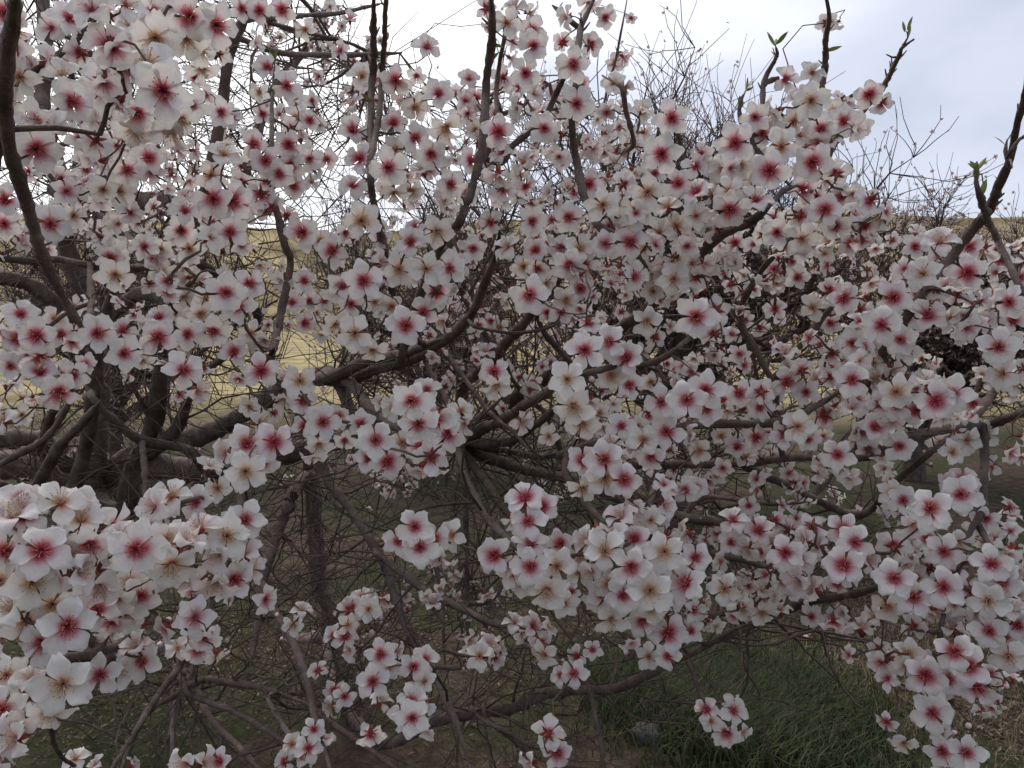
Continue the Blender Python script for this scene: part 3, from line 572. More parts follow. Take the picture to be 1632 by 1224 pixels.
 (1170,610,140,'w',0,-.6),(900,600,110,'w'),(890,740,120,'y'),(680,760,130,'b'),(1255,820,110,'y'),(1370,750,80,'r'),(20,690,190,'r',0,0),(110,640,190,'r',0,0),(115,730,160,'r',0,.3),(45,550,110,'r'),(265,655,140,'r'),(195,690,100,'r'),
 (375,650,120,'b'),(370,725,130,'r'),(290,730,110,'b'),(185,860,100,'y'),(350,865,130,'r'),(260,915,120,'r'),(80,930,130,'y'),(490,850,130,'b'),(550,815,160,'y'),(600,880,120,'r'),(670,860,100,'y'),(720,720,110,'b'),(300,960,110,'y'),
 (45,860,100,'w'),(860,840,140,'r'),(920,820,150,'r'),(890,920,120,'r'),(740,950,160,'r',0,0),(680,1000,110,'w'),(760,1010,120,'b'),(800,1060,110,'y'),(1035,910,150,'r',0,0),(955,950,90,'w'),(1230,890,130,'y'),(1290,940,130,'y'),
 (1360,880,140,'y'),(1450,850,130,'y'),(1160,930,40,'k'),(1190,1000,40,'k'),(1000,1130,130,'y'),(1055,1170,140,'r'),(1330,1140,190,'r',0,.1),(1340,1070,140,'r',0,-.7),(1180,1210,200,'r',0,-.1),(1290,1080,120,'w'),(65,1110,120,'r'),
 (10,1120,130,'r'),(160,1050,100,'y'),(315,1195,100,'r'),(725,1120,60,'w'),(670,1170,50,'w'),(1480,1010,110,'w'),(1620,960,90,'w'),(1100,130,120,'w'),(1250,330,110,'w'),(1000,540,110,'w'),(950,580,120,'w'),(1080,600,120,'w'),
 (1250,760,110,'w'),(1000,780,120,'w'),(1320,180,120,'w'),(1410,130,110,'w'),(1290,120,110,'y'),(900,130,110,'w'),(640,590,100,'w')],
(0, 816): [(30,190,220,'r',.3,0),(195,185,260,'r',0,-.1),(155,335,260,'y',0,.2),(270,140,200,'w'),(60,30,250,'w',0,-.6),(120,20,220,'r',0,-.4),(390,40,220,'y',0,-.7),(540,60,180,'w'),(430,150,240,'r',0,.6),(650,180,270,'r',0,0),(790,135,220,'y',.1,-.1),
 (880,150,190,'w'),(820,250,240,'y',0,.8),(1085,115,220,'y',0,0),(1170,40,190,'r',.2,-.2),(1050,200,180,'w'),(1030,330,190,'w',0,.7),(1120,320,190,'r',.2,.1),(700,70,170,'b'),(740,10,180,'y'),(960,80,190,'w'),(60,470,220,'w'),
 (130,520,230,'y',0,.7),(250,440,200,'y'),(460,290,160,'b'),(470,350,220,'w',0,.7),(325,545,270,'r',.1,.1),(200,620,220,'r',-.5,.3),(465,470,190,'r',0,-.2),(600,480,190,'y'),(550,540,190,'y',0,.7),(675,400,180,'r'),(670,480,150,'w'),
 (300,820,280,'y',0,.1),(30,780,190,'y'),(10,950,220,'r'),(60,1020,200,'w',0,.6),(80,1080,200,'w'),(230,950,220,'y',0,.8),(480,780,190,'r',-.2,0),(560,760,160,'w'),(680,715,180,'r'),(650,650,150,'w',-.3,-.4),(770,630,120,'k'),(150,800,160,'w'),
 (130,880,150,'b'),(815,525,100,'k'),(905,438,45,'k'),(930,545,130,'r'),(985,600,150,'r'),(945,655,150,'r',0,.7),(850,650,120,'y'),(1320,495,70,'k'),(1405,540,110,'y'),(1440,470,90,'w'),(1350,600,40,'k'),(1435,740,25,'k'),(1520,760,90,'b'),
 (1600,590,110,'r'),(1610,505,60,'w'),(1600,850,110,'r'),(1590,930,100,'w'),(1395,1110,110,'y'),(1475,1130,140,'r'),(1500,1040,110,'r'),(1550,1090,100,'w'),(1360,1195,100,'b'),(360,1180,130,'y'),(890,1200,140,'w'),(970,1200,130,'w'),
 (1050,1190,130,'r'),(455,1215,90,'w'),(630,1210,80,'w'),(560,150,190,'w'),(330,200,200,'w'),(0,330,200,'y'),(370,290,190,'w'),(10,590,190,'w'),(1170,200,150,'w'),(900,300,170,'w',0,.7),(1440,1180,110,'w'),(10,1160,180,'w')],
(544, 816): [(350,70,180,'r',0,-.1),(270,140,150,'r'),(375,170,190,'r',0,0),(440,130,160,'r'),(530,110,150,'y'),(470,210,150,'w',0,.7),(310,115,90,'b'),(895,45,180,'r',0,0),(970,20,120,'r'),(820,30,110,'w'),(905,155,170,'r',0,-.6),
 (735,210,180,'r',-.4,0),(1050,150,150,'r'),(985,200,130,'r'),(905,260,190,'r',0,.2),(1030,260,190,'y',0,.1),(980,370,220,'y',0,.6),(1140,290,150,'y'),(820,300,150,'y'),(1070,440,140,'y'),(1100,380,90,'r'),(1140,200,130,'w'),(1260,190,200,'y',0,-.2),
 (1400,130,160,'r',0,-.4),(1230,90,160,'w'),(1340,30,150,'w'),(1545,190,200,'y',0,0),(1470,50,150,'r'),(1620,130,110,'r'),(1385,260,200,'r',0,.1),(1260,400,180,'r'),(1345,400,180,'r',.2,0),(1475,375,220,'y',0,.3),(1290,510,180,'y',0,.7),
 (1610,310,110,'b'),(1580,410,140,'y'),(1440,520,160,'r',0,.6),(1560,575,190,'r',.1,.2),(1280,340,150,'y'),(1560,690,130,'r'),(1470,690,130,'y'),(1380,620,100,'w'),(1370,680,60,'k'),(130,465,130,'y'),(45,470,120,'b'),(30,540,110,'y'),
 (200,410,100,'w'),(20,600,120,'r'),(45,660,110,'w'),(95,400,90,'w'),(15,880,110,'r'),(185,680,150,'r',0,0),(230,740,120,'y'),(150,810,160,'r'),(345,740,140,'r'),(400,710,140,'r'),(265,660,80,'w'),(400,810,120,'y'),(335,905,150,'r'),
 (340,985,180,'r',0,0),(405,920,120,'w'),(280,970,150,'w'),(410,1040,100,'w'),(140,1060,130,'b'),(190,910,100,'w'),(410,405,90,'y'),(460,360,90,'w'),(440,440,90,'w'),(570,410,70,'w'),(690,390,90,'w'),(540,300,70,'w'),(660,690,140,'y'),
 (700,640,120,'w'),(610,610,90,'w'),(730,690,110,'b'),(600,700,90,'w'),(750,650,100,'w'),(525,675,25,'k'),(580,745,30,'k'),(915,545,130,'r'),(830,530,110,'w'),(860,580,100,'w'),(985,550,100,'w'),(950,620,120,'r'),(970,680,140,'y'),
 (1130,690,110,'r'),(1115,770,140,'r'),(1050,780,110,'r'),(1030,575,35,'k'),(1055,715,40,'k'),(1200,660,100,'r'),(990,1060,150,'b'),(1030,1150,150,'r'),(910,1200,120,'w'),(1040,1090,120,'w'),(1200,280,150,'w'),(1310,130,160,'w'),
 (1500,270,150,'w'),(1180,140,140,'w'),(1590,260,140,'w'),(1390,440,140,'w'),(1480,460,160,'y',0,.7),(330,820,110,'w'),(1540,480,140,'w'),(870,340,150,'y',-.2,.6),(790,250,130,'w')],
(1088, 816): [(240,40,150,'r',0,-.6),(365,90,150,'r'),(435,40,110,'b'),(230,145,130,'r'),(310,170,130,'w'),(490,195,170,'r',0,0),(555,230,150,'r'),(620,70,130,'b'),(510,90,110,'b'),(370,190,100,'r'),(590,140,120,'w'),(650,170,120,'w'),
 (770,85,160,'r'),(825,145,170,'r',0,0),(770,255,190,'r',0,0),(880,230,120,'w'),(790,310,110,'w'),(740,345,110,'r',0,.6),(560,330,150,'w'),(470,330,110,'w'),(630,380,150,'w'),(200,370,160,'y'),(260,420,140,'w'),(370,380,110,'w'),
 (380,480,140,'y',0,.7),(290,460,120,'y',0,.7),(240,320,60,'k'),(265,285,35,'k'),(320,300,40,'k'),(430,260,70,'k'),(400,350,45,'k'),(175,325,40,'k'),(470,470,90,'w'),(20,340,200,'r',-.4,0),(60,220,150,'r'),(50,470,120,'r'),(40,570,130,'r'),(20,100,120,'w'),
 (615,500,110,'r',0,0),(605,580,60,'w'),(720,520,120,'b'),(770,480,90,'w'),(855,560,110,'w',0,-.6),(920,500,110,'w'),(1180,15,190,'r',0,0),(1010,165,150,'b',0,-.4),(1010,320,190,'r',0,0),(1120,315,140,'r'),(1250,190,170,'r',0,0),
 (1170,270,110,'b'),(1170,130,120,'r'),(1290,295,120,'r'),(1245,360,190,'r',0,.1),(1105,410,180,'r',-.1,0),(1475,250,180,'r',0,0),(1530,330,180,'r',0,.4),(1460,425,190,'y',0,.2),(1380,380,120,'b'),(980,450,150,'y',0,.6),(1400,60,110,'r'),
 (1450,30,130,'r'),(1570,180,150,'w'),(1200,470,130,'w'),(1600,540,140,'r'),(1465,570,170,'r',0,0),(1300,670,180,'r',0,0),(1370,740,190,'r',0,0),(1270,800,150,'r'),(1160,780,190,'r',0,.1),(1075,680,150,'y'),(1550,600,140,'y'),(1560,690,180,'y',0,.2),
 (1410,840,170,'r',0,.4),(1195,960,190,'r',0,.1),(1375,1030,130,'k'),(1240,1140,160,'r'),(1355,1150,170,'r',0,0),(1230,1050,100,'b'),(1540,820,60,'k'),(1260,880,120,'w'),(1180,900,110,'w'),(1260,1210,120,'w'),(1310,1060,60,'k'),(1395,640,60,'k'),
 (115,945,120,'r',-.3,-.2),(240,950,140,'r',.4,-.2),(135,1000,110,'y'),(210,1050,140,'r',0,.6),(190,1100,100,'w'),(285,1050,80,'w'),(220,890,90,'w'),(1100,60,130,'w'),(1320,140,130,'w'),(1350,230,130,'w'),(1600,400,140,'w'),(1570,470,140,'w'),
 (1400,480,130,'w'),(1200,220,120,'w'),(1060,240,120,'w'),(1620,640,130,'w'),(1290,560,120,'w'),(1600,280,130,'w'),(1120,200,120,'w'),(430,150,120,'w'),(540,160,120,'w'),(300,110,110,'w'),(420,400,110,'w'),(520,370,120,'w')],
}
# thinner masses of blossom further inside the crown: (x0, y0, x1, y1, number, nearest, farthest)
FILL = [
 (600, 330, 1150, 720, 260, 1.3, 2.3), (1150, 330, 1400, 720, 55, 1.25, 1.8), (140, 190, 620, 520, 130, 1.25, 2.1), (550, 60, 1000, 340, 115, 1.2, 1.9), (950, 190, 1420, 430, 110, 1.1, 1.7),
 (380, 10, 700, 200, 90, 1.9, 3.0), (1330, 390, 1640, 740, 90, 1.05, 1.6), (1120, 800, 1400, 960, 60, 1.3, 1.7), (450, 700, 900, 800, 50, 2.2, 3.4),
 (0, 600, 480, 800, 60, 3.0, 4.2), (0, 100, 300, 420, 70, 0.9, 1.9), (0, 480, 420, 660, 50, 1.2, 1.8), (1420, 770, 1640, 1130, 70, 1.05, 1.35), (1000, 700, 1350, 800, 45, 1.4, 2.2),
 (0, 800, 380, 1000, 40, 0.8, 1.1), (950, 830, 1130, 1000, 30, 1.0, 1.3), (560, 900, 800, 1000, 22, 1.9, 2.8), (0, 0, 350, 250, 40, 0.6, 1.2),
]
SKYLINE = [(0, -40), (540, -40), (560, 40), (640, 30), (690, 90), (750, 120), (770, -20), (860, -10), (890, 60), (960, 80), (1000, 180), (1060, 170), (1100, 240), (1180, 170),
           (1250, 140), (1330, 120), (1370, 190), (1345, 280), (1420, 335), (1440, 395), (1520, 385), (1640, 390)]
# tips with young leaves: (x, y, depth, number)
LEAF_SPOTS = [(1236, 72, .9, 3), (1188, 145, .95, 3), (1180, 170, .95, 2), (1446, 52, .9, 2), (1456, 63, .9, 1), (1556, 272, .87, 4), (1565, 300, .87, 2), (1604, 225, .86, 2), (1596, 285, .86, 3), (1545, 300, .87, 2),
 (1590, 340, .88, 2), (1322, 85, .9, 2), (1340, 250, .95, 3), (1345, 155, .95, 2), (912, 200, .86, 3), (925, 230, .86, 2), (965, 270, .9, 3), (785, 95, .82, 3), (770, 65, .82, 2), (730, 280, .85, 3), (760, 255, .85, 2), (615, 65, .87, 3),
 (742, 330, .9, 3), (1046, 722, 1.1, 3), (1000, 590, .93, 3), (1015, 575, .92, 2), (1040, 795, 1.1, 2), (985, 850, 1.0, 2), (790, 835, 1.3, 3), (1205, 600, 1.2, 3), (1100, 545, .95, 2), (1250, 870, 1.3, 2), (1600, 980, 1.1, 3), (1520, 1130, 1.1, 3),
 (60, 60, .52, 2), (110, 60, .52, 2), (430, 90, .97, 2), (560, 1140, 1.7, 2), (1430, 490, 1.1, 2), (1000, 150, 1.1, 2), (590, 170, .88, 2), (1590, 500, .95, 3)]

# ------------------------------------------------------------------ blossom shapes
WHITE = np.array([0.87, 0.84, 0.79])
def petal_arrays(red, nu, nv, seed, open_=1.0, heart=1.0):
    """one petal lying along +X from the flower's centre, +Z is the way the flower faces; unit flower radius"""
    g = np.random.default_rng(seed)
    u = np.linspace(0, 1, nu)[:, None]; v = np.linspace(-1, 1, nv)[None, :]
    ln = 0.95 + 0.12 * g.random(); wd = 0.325 + 0.085 * g.random()
    w = wd * (0.12 + 0.88 * np.sin(np.pi * np.clip(0.02 + 0.80 * u ** 1.05, 0, 1)) ** 1.15)
    notch = 0.03 + 0.15 * g.random()
    x = 0.07 + ln * 0.93 * u * (1 - notch * np.exp(-(v / 0.33) ** 2) * u ** 5) - 0.24 * (np.abs(v) ** 2.0) * u ** 2.5
    y = v * w
    tw = 0.18 * (g.random() - 0.5)
    cup = 0.30 + 0.28 * g.random()
    z = open_ * (cup * u - 0.75 * cup * u ** 2.4) + 0.13 * v ** 2 * np.sin(np.pi * u) + tw * v * u
    z = z + 0.045 * np.sin(3.1 * v + 6.3 * g.random()) * u ** 2 + 0.05 * u ** 4 * np.sin(7 * v + 6.3 * g.random())
    z = z - (0.10 + 0.12 * g.random()) * np.clip(u - 0.75, 0, 1) * 2 * (g.random() > 0.5)
    V = np.stack([x + 0 * v, y, z], -1).reshape(-1, 3)
    uu = np.clip((u + 0 * v) + 0.10 * (np.abs(v) - 0.5) * (u < 0.5), 0, 1).reshape(-1)
    if red >= 0.5:
        kx = [0, .10, .17, .27, .42, 1]
        kc = np.array([(.30, .012, .03), (.42, .022, .055), (.53, .09, .14), (.72, .40, .43), (.835, .755, .745), tuple(WHITE)])
    elif red >= 0:
        kx = [0, .10, .18, .30, .48, 1]
        kc = np.array([(.42, .12, .07), (.60, .30, .17), (.72, .52, .38), (.81, .72, .62), (.845, .80, .755), tuple(WHITE)])
    else:
        kx = [0, .2, .5, 1]
        kc = np.array([(.62, .30, .30), (.76, .55, .54), (.84, .77, .755), tuple(WHITE)])
    s = heart * (0.85 + 0.3 * g.random())
    col = np.stack([np.interp(np.clip(uu / s, 0, 1), kx, kc[:, k]) for k in range(3)], 1)
    col = col * (0.93 + 0.10 * g.random(len(col))[:, None]) * (0.93 + 0.09 * g.random())
    col = np.clip(col * np.array([1, 1 - 0.02 * g.random(), 1 - 0.045 * g.random()]), 0, 0.92)
    i = np.arange(nu - 1)[:, None] * nv; j = np.arange(nv - 1)[None, :]
    Q = np.stack([i + j, i + nv + j, i + nv + j + 1, i + j + 1], -1).reshape(-1, 4)
    return V, Q, col
def rotz(V, a):
    c, s = math.cos(a), math.sin(a)
    return V @ np.array([[c, s, 0], [-s, c, 0], [0, 0, 1]])
def calyx(mb, seed, mat, detail=True):
    g = np.random.default_rng(seed)
    n = 7 if detail else 5
    th = np.linspace(0, 2 * np.pi, n, endpoint=False)
    rings = [(-0.62, .035, (.10, .07, .03)), (-0.42, .05, (.14, .06, .035)), (-0.36, .10, (.20, .05, .035)), (-0.12, .155, (.26, .05, .04)), (0.03, .13, (.33, .035, .045))]
    V = np.concatenate([np.stack([r * np.cos(th), r * np.sin(th), np.full(n, z)], 1) for z, r, _ in rings] + [np.array([[0, 0, -0.03]])])
    Cc = np.concatenate([np.tile(c, (n, 1)) for _, _, c in rings] + [np.array([[.22, .012, .025]])])
    i = np.arange(len(rings) - 1)[:, None] * n; j = np.arange(n)[None, :]; j2 = (j + 1) % n
    Q = np.stack([i + j, i + j2, i + n + j2, i + n + j], -1).reshape(-1, 4)
    k = (len(rings) - 1) * n
    jj = np.arange(n)
    T = np.stack([np.full(n, len(V) - 1), k + jj, k + (jj + 1) % n], 1)
    mb.add(V, Q, T, Cc, mat, mat)
    a0 = 0.63
    for s in range(5):                                    # sepals, between the petals
        a = a0 + s * 2 * np.pi / 5 + 0.1 * g.normal()
        L = 0.36 + 0.08 * g.random(); dz = -0.10 + 0.12 * g.normal() * 0.6
        Vs = np.array([[.11, -.07, -.07], [.11, .07, -.07], [.28, .085, -.10 + dz * .5], [.28, -.085, -.10 + dz * .5], [.12 + L, 0, -.10 + dz]])
        mb.add(rotz(Vs, a), np.array([[0, 1, 2, 3]]), np.array([[3, 2, 4]]), np.array([(.28, .06, .045)] * 2 + [(.24, .07, .04)] * 2 + [(.18, .08, .035)]), mat, mat)
def stamens(mb, seed, red, mat, n=16, sides=3):
    g = np.random.default_rng(seed)
    for k in range(n):
        a = 2 * np.pi * (k + 0.6 * g.random()) / n
        sp = 0.10 + 0.30 * g.random(); L = 0.30 + 0.22 * g.random()
        p0 = np.array([.05 * math.cos(a), .05 * math.sin(a), -0.02])
        p2 = np.array([sp * math.cos(a), sp * math.sin(a), L])
        p1 = (p0 + p2) / 2 + np.array([0, 0, .05])
        base = np.array([.50, .05, .10]) if red else np.array([.66, .42, .30])
        tip = np.array([.74, .34, .36]) if red else np.array([.80, .70, .52])
        tube(mb, [p0, p1, p2], [.013, .011, .009], sides, np.array([base, (base + tip) / 2, tip]), mat, cap=False)
        s = .030 if sides == 3 else .026
        O = np.array([[s, 0, 0], [0, s, 0], [-s, 0, 0], [0, -s, 0], [0, 0, s * 1.2], [0, 0, -s * 1.2]]) + p2
        mb.add(O, None, np.array([[0, 1, 4], [1, 2, 4], [2, 3, 4], [3, 0, 4], [1, 0, 5], [2, 1, 5], [3, 2, 5], [0, 3, 5]]),
               np.array([(.52, .27, .07)]) if g.random() < .7 else np.array([(.62, .45, .16)]), mat, mat)
LOOKRED = {'r': 1.0, 'y': 0.2, 'w': -1.0, 'b': 0.6}
def whole_blossom(look, seed, nu, nv, nst):
    mb = MB(); g = np.random.default_rng(seed)
    red = LOOKRED[look]
    op = {'r': 0.9, 'y': 0.55, 'w': 1.5, 'b': 1.0}[look] * (0.7 + 0.6 * g.random())
    hs = 0.62 + 0.5 * g.random()
    for k in range(5):
        V, Q, c = petal_arrays(red, nu, nv, seed * 31 + k, op, hs)
        ty = 0.17 * g.normal(); tx = 0.16 * g.normal()
        V = V @ np.array([[math.cos(ty), 0, math.sin(ty)], [0, 1, 0], [-math.sin(ty), 0, math.cos(ty)]])
        V = V @ np.array([[1, 0, 0], [0, math.cos(tx), math.sin(tx)], [0, -math.sin(tx), math.cos(tx)]])
        mb.add(rotz(V, k * 2 * np.pi / 5 + 0.13 * g.normal()) + np.array([0, 0, 0.012 * (k % 3)]), Q, None, c, 0)
    calyx(mb, seed, 1, nst > 8)
    stamens(mb, seed, red > 0.5, 2, nst, 3)
    return mb.arrays()
MATS3 = [M_PETAL, M_CALYX, M_STAMEN]
NVAR = 14
FINE = {l: [whole_blossom(l, 100 + 17 * k + ord(l), 8, 6, 15) for k in range(NVAR)] for l in 'rywb'}
COARSE = {l: [whole_blossom(l, 700 + 13 * k + ord(l), 5, 4, 6) for k in range(NVAR)] for l in 'rywb'}
FINE_ME = {l: [mesh_from('blossom', a, MATS3) for a in FINE[l]] for l in 'rywb'}
# single petals, hearts and stamen tufts for the blossoms that show largest
PETAL_ME, HEART_ME, TUFT_ME = {}, [], {}
for l in 'rywb':
    PETAL_ME[l] = []
    for k in range(14):
        V, Q, c = petal_arrays(LOOKRED[l], 11, 9, 5000 + k * 7 + ord(l), {'r': .9, 'y': .6, 'w': 1.4, 'b': 1.0}[l], .72 + .3 * (k % 3) / 2)
        mb = MB(); mb.add(V, Q, None, c); PETAL_ME[l].append(mb.mesh('petal', [M_PETAL]))
    TUFT_ME[l] = []
    for k in range(4):
        mb = MB(); stamens(mb, 40 + k, LOOKRED[l] > .5, 0, 24, 4); TUFT_ME[l].append(mb.mesh('stamen_tuft', [M_STAMEN]))
for k in range(4):
    mb = MB(); calyx(mb, k, 0); HEART_ME.append(mb.mesh('calyx', [M_CALYX]))
def bud_arrays(seed):
    g = np.random.default_rng(seed); mb = MB()
    n = 10; zs = np.linspace(-.25, 1.0, 9); th = np.linspace(0, 2 * np.pi, n, endpoint=False)
    rr = .48 * np.sin(np.pi * np.clip((zs + .28) / 1.34, 0, 1)) ** .8 + .015
    V = np.stack([(rr[:, None] * np.cos(th) * (1 + .10 * np.sin(5 * th + 2.0 * zs[:, None]))), rr[:, None] * np.sin(th) * (1 + .10 * np.sin(5 * th + 2.0 * zs[:, None])), zs[:, None] + 0 * th], -1).reshape(-1, 3)
    cc = np.stack([np.interp(zs, [-.25, .1, .4, 1], x) for x in ((.38, .62, .80, .80), (.08, .30, .60, .66), (.08, .30, .58, .64))], 1)
    i = np.arange(8)[:, None] * n; j = np.arange(n)[None, :]; j2 = (j + 1) % n
    mb.add(V, np.stack([i + j, i + j2, i + n + j2, i + n + j], -1).reshape(-1, 4), None, np.repeat(cc, n, 0))
    for s in range(5):
        a = s * 1.2566
        Vs = np.array([[.22, -.16, -.26], [.22, .16, -.26], [.46, .15, .02], [.46, -.15, .02], [.50, 0, .34]])
        mb.add(rotz(Vs, a), np.array([[0, 1, 2, 3]]), np.array([[3, 2, 4]]), np.array([(.20, .05, .035)]))
    tube(mb, [(0, 0, -.9), (0, 0, -.5), (0, 0, -.2)], [.08, .12, .22], 6, (.16, .06, .035))
    return mb
BUD_ME = [bud_arrays(k).mesh('bud', [M_BUD]) for k in range(3)]
def leaf_mesh(seed):
    g = np.random.default_rng(seed); mb = MB()
    u = np.linspace(0, 1, 8)[:, None]; v = np.linspace(-1, 1, 5)[None, :]
    w = (.10 + .05 * g.random()) * np.sin(np.pi * u ** .8) ** .9 + .02 * (1 - u)
    bend = .25 + .5 * g.random()
    V = np.stack([v * w, bend * u ** 2 * .5 + .35 * np.abs(v) * w, u - .12 * u ** 2 + 0 * v], -1).reshape(-1, 3)
    i = np.arange(7)[:, None] * 5; j = np.arange(4)[None, :]
    c = np.array([.13, .17, .045]) * (0.7 + .6 * g.random()) + np.array([.04, .0, 0]) * g.random()
    mb.add(V, np.stack([i + j, i + j + 1, i + 6 + j, i + 5 + j], -1).reshape(-1, 4), None, c)
    return mb.mesh('leaf', [M_LEAF])
LEAF_ME = [leaf_mesh(k) for k in range(6)]

# ------------------------------------------------------------------ blossoms: positions, sizes, ways they face
rows = []
for (ox, oy), lst in FLOWERS.items():
    for f in lst:
        x, y = ox + f[0] / 3, oy + f[1] / 3
        dxy = (f[4], f[5]) if len(f) > 4 else None
        rows.append((x, y, f[2] / 3, f[3], dxy))
XY = np.array([(r[0], r[1]) for r in rows]); DP = np.array([r[2] for r in rows])
LK = [r[3] for r in rows]
eff = np.array([d * (1.12 if l in 'wb' else 1.0) * (2.6 if l == 'k' else 1.0) for d, l in zip(DP, LK)])
ld = np.log(np.clip(FPX * 0.043 / eff, 0.40, 2.6))
sm = np.empty_like(ld)
for i in range(len(ld)):                                       # blossoms of one spray share a depth
    dd = np.hypot(*(XY - XY[i]).T)
    w = np.exp(-(dd / 55) ** 2) * np.exp(-((ld - ld[i]) / 0.38) ** 2)
    if LK[i] == 'k':
        w = np.exp(-(dd / 45) ** 2)
    w = w * np.where(np.array(LK) == 'k', .001, 1.0)
    sm[i] = (w * ld).sum() / w.sum()
depth = np.exp(sm) * (1 + 0.02 * rng.normal(size=len(ld)))
# ------------------------------------------------------------------ the main almond tree: wood
TREE0 = P(110, 1040, 3.6); TREE0[2] = 0.0
tree = empty('almond_tree', TREE0)
tag(tree, 'large almond tree crowded with white crimson-hearted blossom on low, spreading, tangled branches', 'tree')
SK_P, SK_R = [], []                                            # skeleton nodes that twigs can grow from
def grow(spec, name, wob=1.0, link=True):
    d0, d1, pts = spec[:3]
    off = spec[3] if len(spec) > 3 else .025
    n = len(pts)
    xy = np.array([(p[0], p[1]) for p in pts], float)
    s = np.concatenate([[0], np.cumsum(np.hypot(*np.diff(xy, axis=0).T))]); s /= s[-1]
    rows = []
    for (x, y, w), t in zip(pts, s):
        d = d0 + (d1 - d0) * t
        if d1 < 1.25 and d < 1.3 and off is not None:                              # the sprays it carries tell how near it is
            dd = np.hypot(XY[:, 0] - x, XY[:, 1] - y)
            wq = np.exp(-(dd / 45) ** 2) * (depth < 1.35) * (np.array(DP) > 30)
            if wq.sum() > .25:
                q = min(1.0, wq.sum())
                d = d * (1 - q) + q * ((wq * depth).sum() / wq.sum() + off)
        rows.append(list(P(x, y, d)) + [0.5 * w * d / FPX])
    rows = np.array(rows)
    if link and SK_P:                                          # run back into the wood it grows from
        A, Rr = np.array(SK_P), np.array(SK_R)
        v = A - rows[0, :3]
        dist = np.linalg.norm(v, axis=1)
        out_dir = rows[1, :3] - rows[0, :3]; out_dir /= np.linalg.norm(out_dir)
        fw = rows[0, :3] - CAMP; fw /= np.linalg.norm(fw)
        vz = v @ fw; lat = np.linalg.norm(v - vz[:, None] * fw, axis=1)
        cost = (1.8 * lat + np.where(vz > 0, 0.2, 1.5) * np.abs(vz)) * (1 + 0.5 * ((v @ out_dir) / (dist + 1e-9) + 1)) + np.where(Rr < 0.7 * rows[0, 3], 0.35, 0)
        k = int(np.argmin(cost))
        if dist[k] > 0.6 * rows[0, 3]:
            mid = (A[k] + rows[0, :3]) / 2 - out_dir * 0.05 * dist[k] + fw * 0.06 * dist[k]
            r0 = min(Rr[k] * 0.9, rows[0, 3] * 1.3)
            ext = [np.append(A[k], r0)]
            if dist[k] > 0.12:
                ext.append(np.append(mid, (r0 + rows[0, 3]) / 2))
            rows = np.vstack([ext, rows])
    cv = catmull(rows, max(0.008, min(0.03, rows[:, 3].mean() * 1.5)))
    L = len(cv)
    ph = rng.random(6) * 6.3; tt = np.arange(L) * 0.35
    ex = np.stack([np.sin(tt * .7 + ph[0]) + .6 * np.sin(tt * 1.9 + ph[1]), np.sin(tt * .6 + ph[2]) + .6 * np.sin(tt * 2.1 + ph[3]), np.sin(tt * .8 + ph[4]) + .6 * np.sin(tt * 1.7 + ph[5])], 1)
    cv[:, :3] += wob * 0.11 * cv[:, 3:4] * ex
    rad = np.clip(cv[:, 3], 0.0012, None) * (1 + 0.07 * np.sin(tt * 1.3 + ph[0]) + 0.06 * rng.normal(size=L))
    rad *= np.interp(np.arange(L), [0, L * .88, L - 1], [1, 1, .45])
    kn = rng.random(L) < 0.07
    rad[kn] *= 1.22
    mb = MB()
    tint = 0.82 + 0.4 * rng.random()
    warm = 1.0 + 0.10 * rng.random()
    tube(mb, cv[:, :3] - TREE0, rad, 10 if rad.mean() > .012 else 8, (tint * warm, tint, tint * 0.97), 0, 0.05)
    for k in range(4, L - 1):                                  # spurs, old bud scars
        if rng.random() < 0.10 and rad[k] > .0026:
            dr = rng.normal(size=3); dr /= np.linalg.norm(dr); dr[2] = abs(dr[2]) * .7
            Lk = min(rad[k] * 4, .010 + .022 * rng.random())
            q = cv[k, :3] - TREE0
            tube(mb, [q, q + dr * Lk * .5, q + dr * Lk + np.array([0, 0, .004])], [min(rad[k] * .5, .0032), min(rad[k] * .35, .002), min(rad[k] * .22, .0012)], 5, (tint * .9, tint * .85, tint * .8), 0, .06)
    obj(name, mb.mesh(name, [M_BARK]), tree)
    st = max(1, int(0.02 / (np.linalg.norm(np.diff(cv[:, :3], axis=0), axis=1).mean() + 1e-9)))
    for k in range(0, L, st):
        SK_P.append(cv[k, :3].copy()); SK_R.append(float(rad[k]))
grow(LIMBS[0], 'trunk', 1.0, False)
# root flare of the trunk reaches into the soil
for k, s in enumerate(LIMBS[1:]):
    grow(s, 'limb')
for s in BRANCHES:
    grow(s, 'branch')

def facing(x, y, look, dxy):
    v = ray(x, y); v = v / np.linalg.norm(v)
    r = np.cross(v, [0, 0, 1]); r /= np.linalg.norm(r); u = np.cross(r, v)
    if dxy is None:
        a, m = rng.random() * 2 * np.pi, abs(rng.normal()) * .46
        if look == 'w':
            m = 1.1 + 1.3 * rng.random()
        dx, dy = m * math.cos(a), m * math.sin(a)
    else:
        dx, dy = dxy[0] * 1.25 + .08 * rng.normal(), dxy[1] * 1.25 + .08 * rng.normal()
        if look == 'w':
            dx, dy = dx * 2, dy * 2
    tow = 1.0
    if look == 'b':
        tow = -0.75
        if dxy is None:
            dx, dy = dx * 2, dy * 2
    if look == 'k':
        dx, dy = dx + rng.normal() * .8, dy + rng.normal() * .8; tow = .5
    n = -v * tow + r * dx - u * dy
    return n / np.linalg.norm(n)
def frame(n, spin):
    a = np.cross(n, [0.3, 0.2, 0.93]); a /= np.linalg.norm(a); b = np.cross(n, a)
    c, s = math.cos(spin), math.sin(spin)
    return np.stack([a * c + b * s, b * c - a * s, n], 1)      # columns X, Y, Z
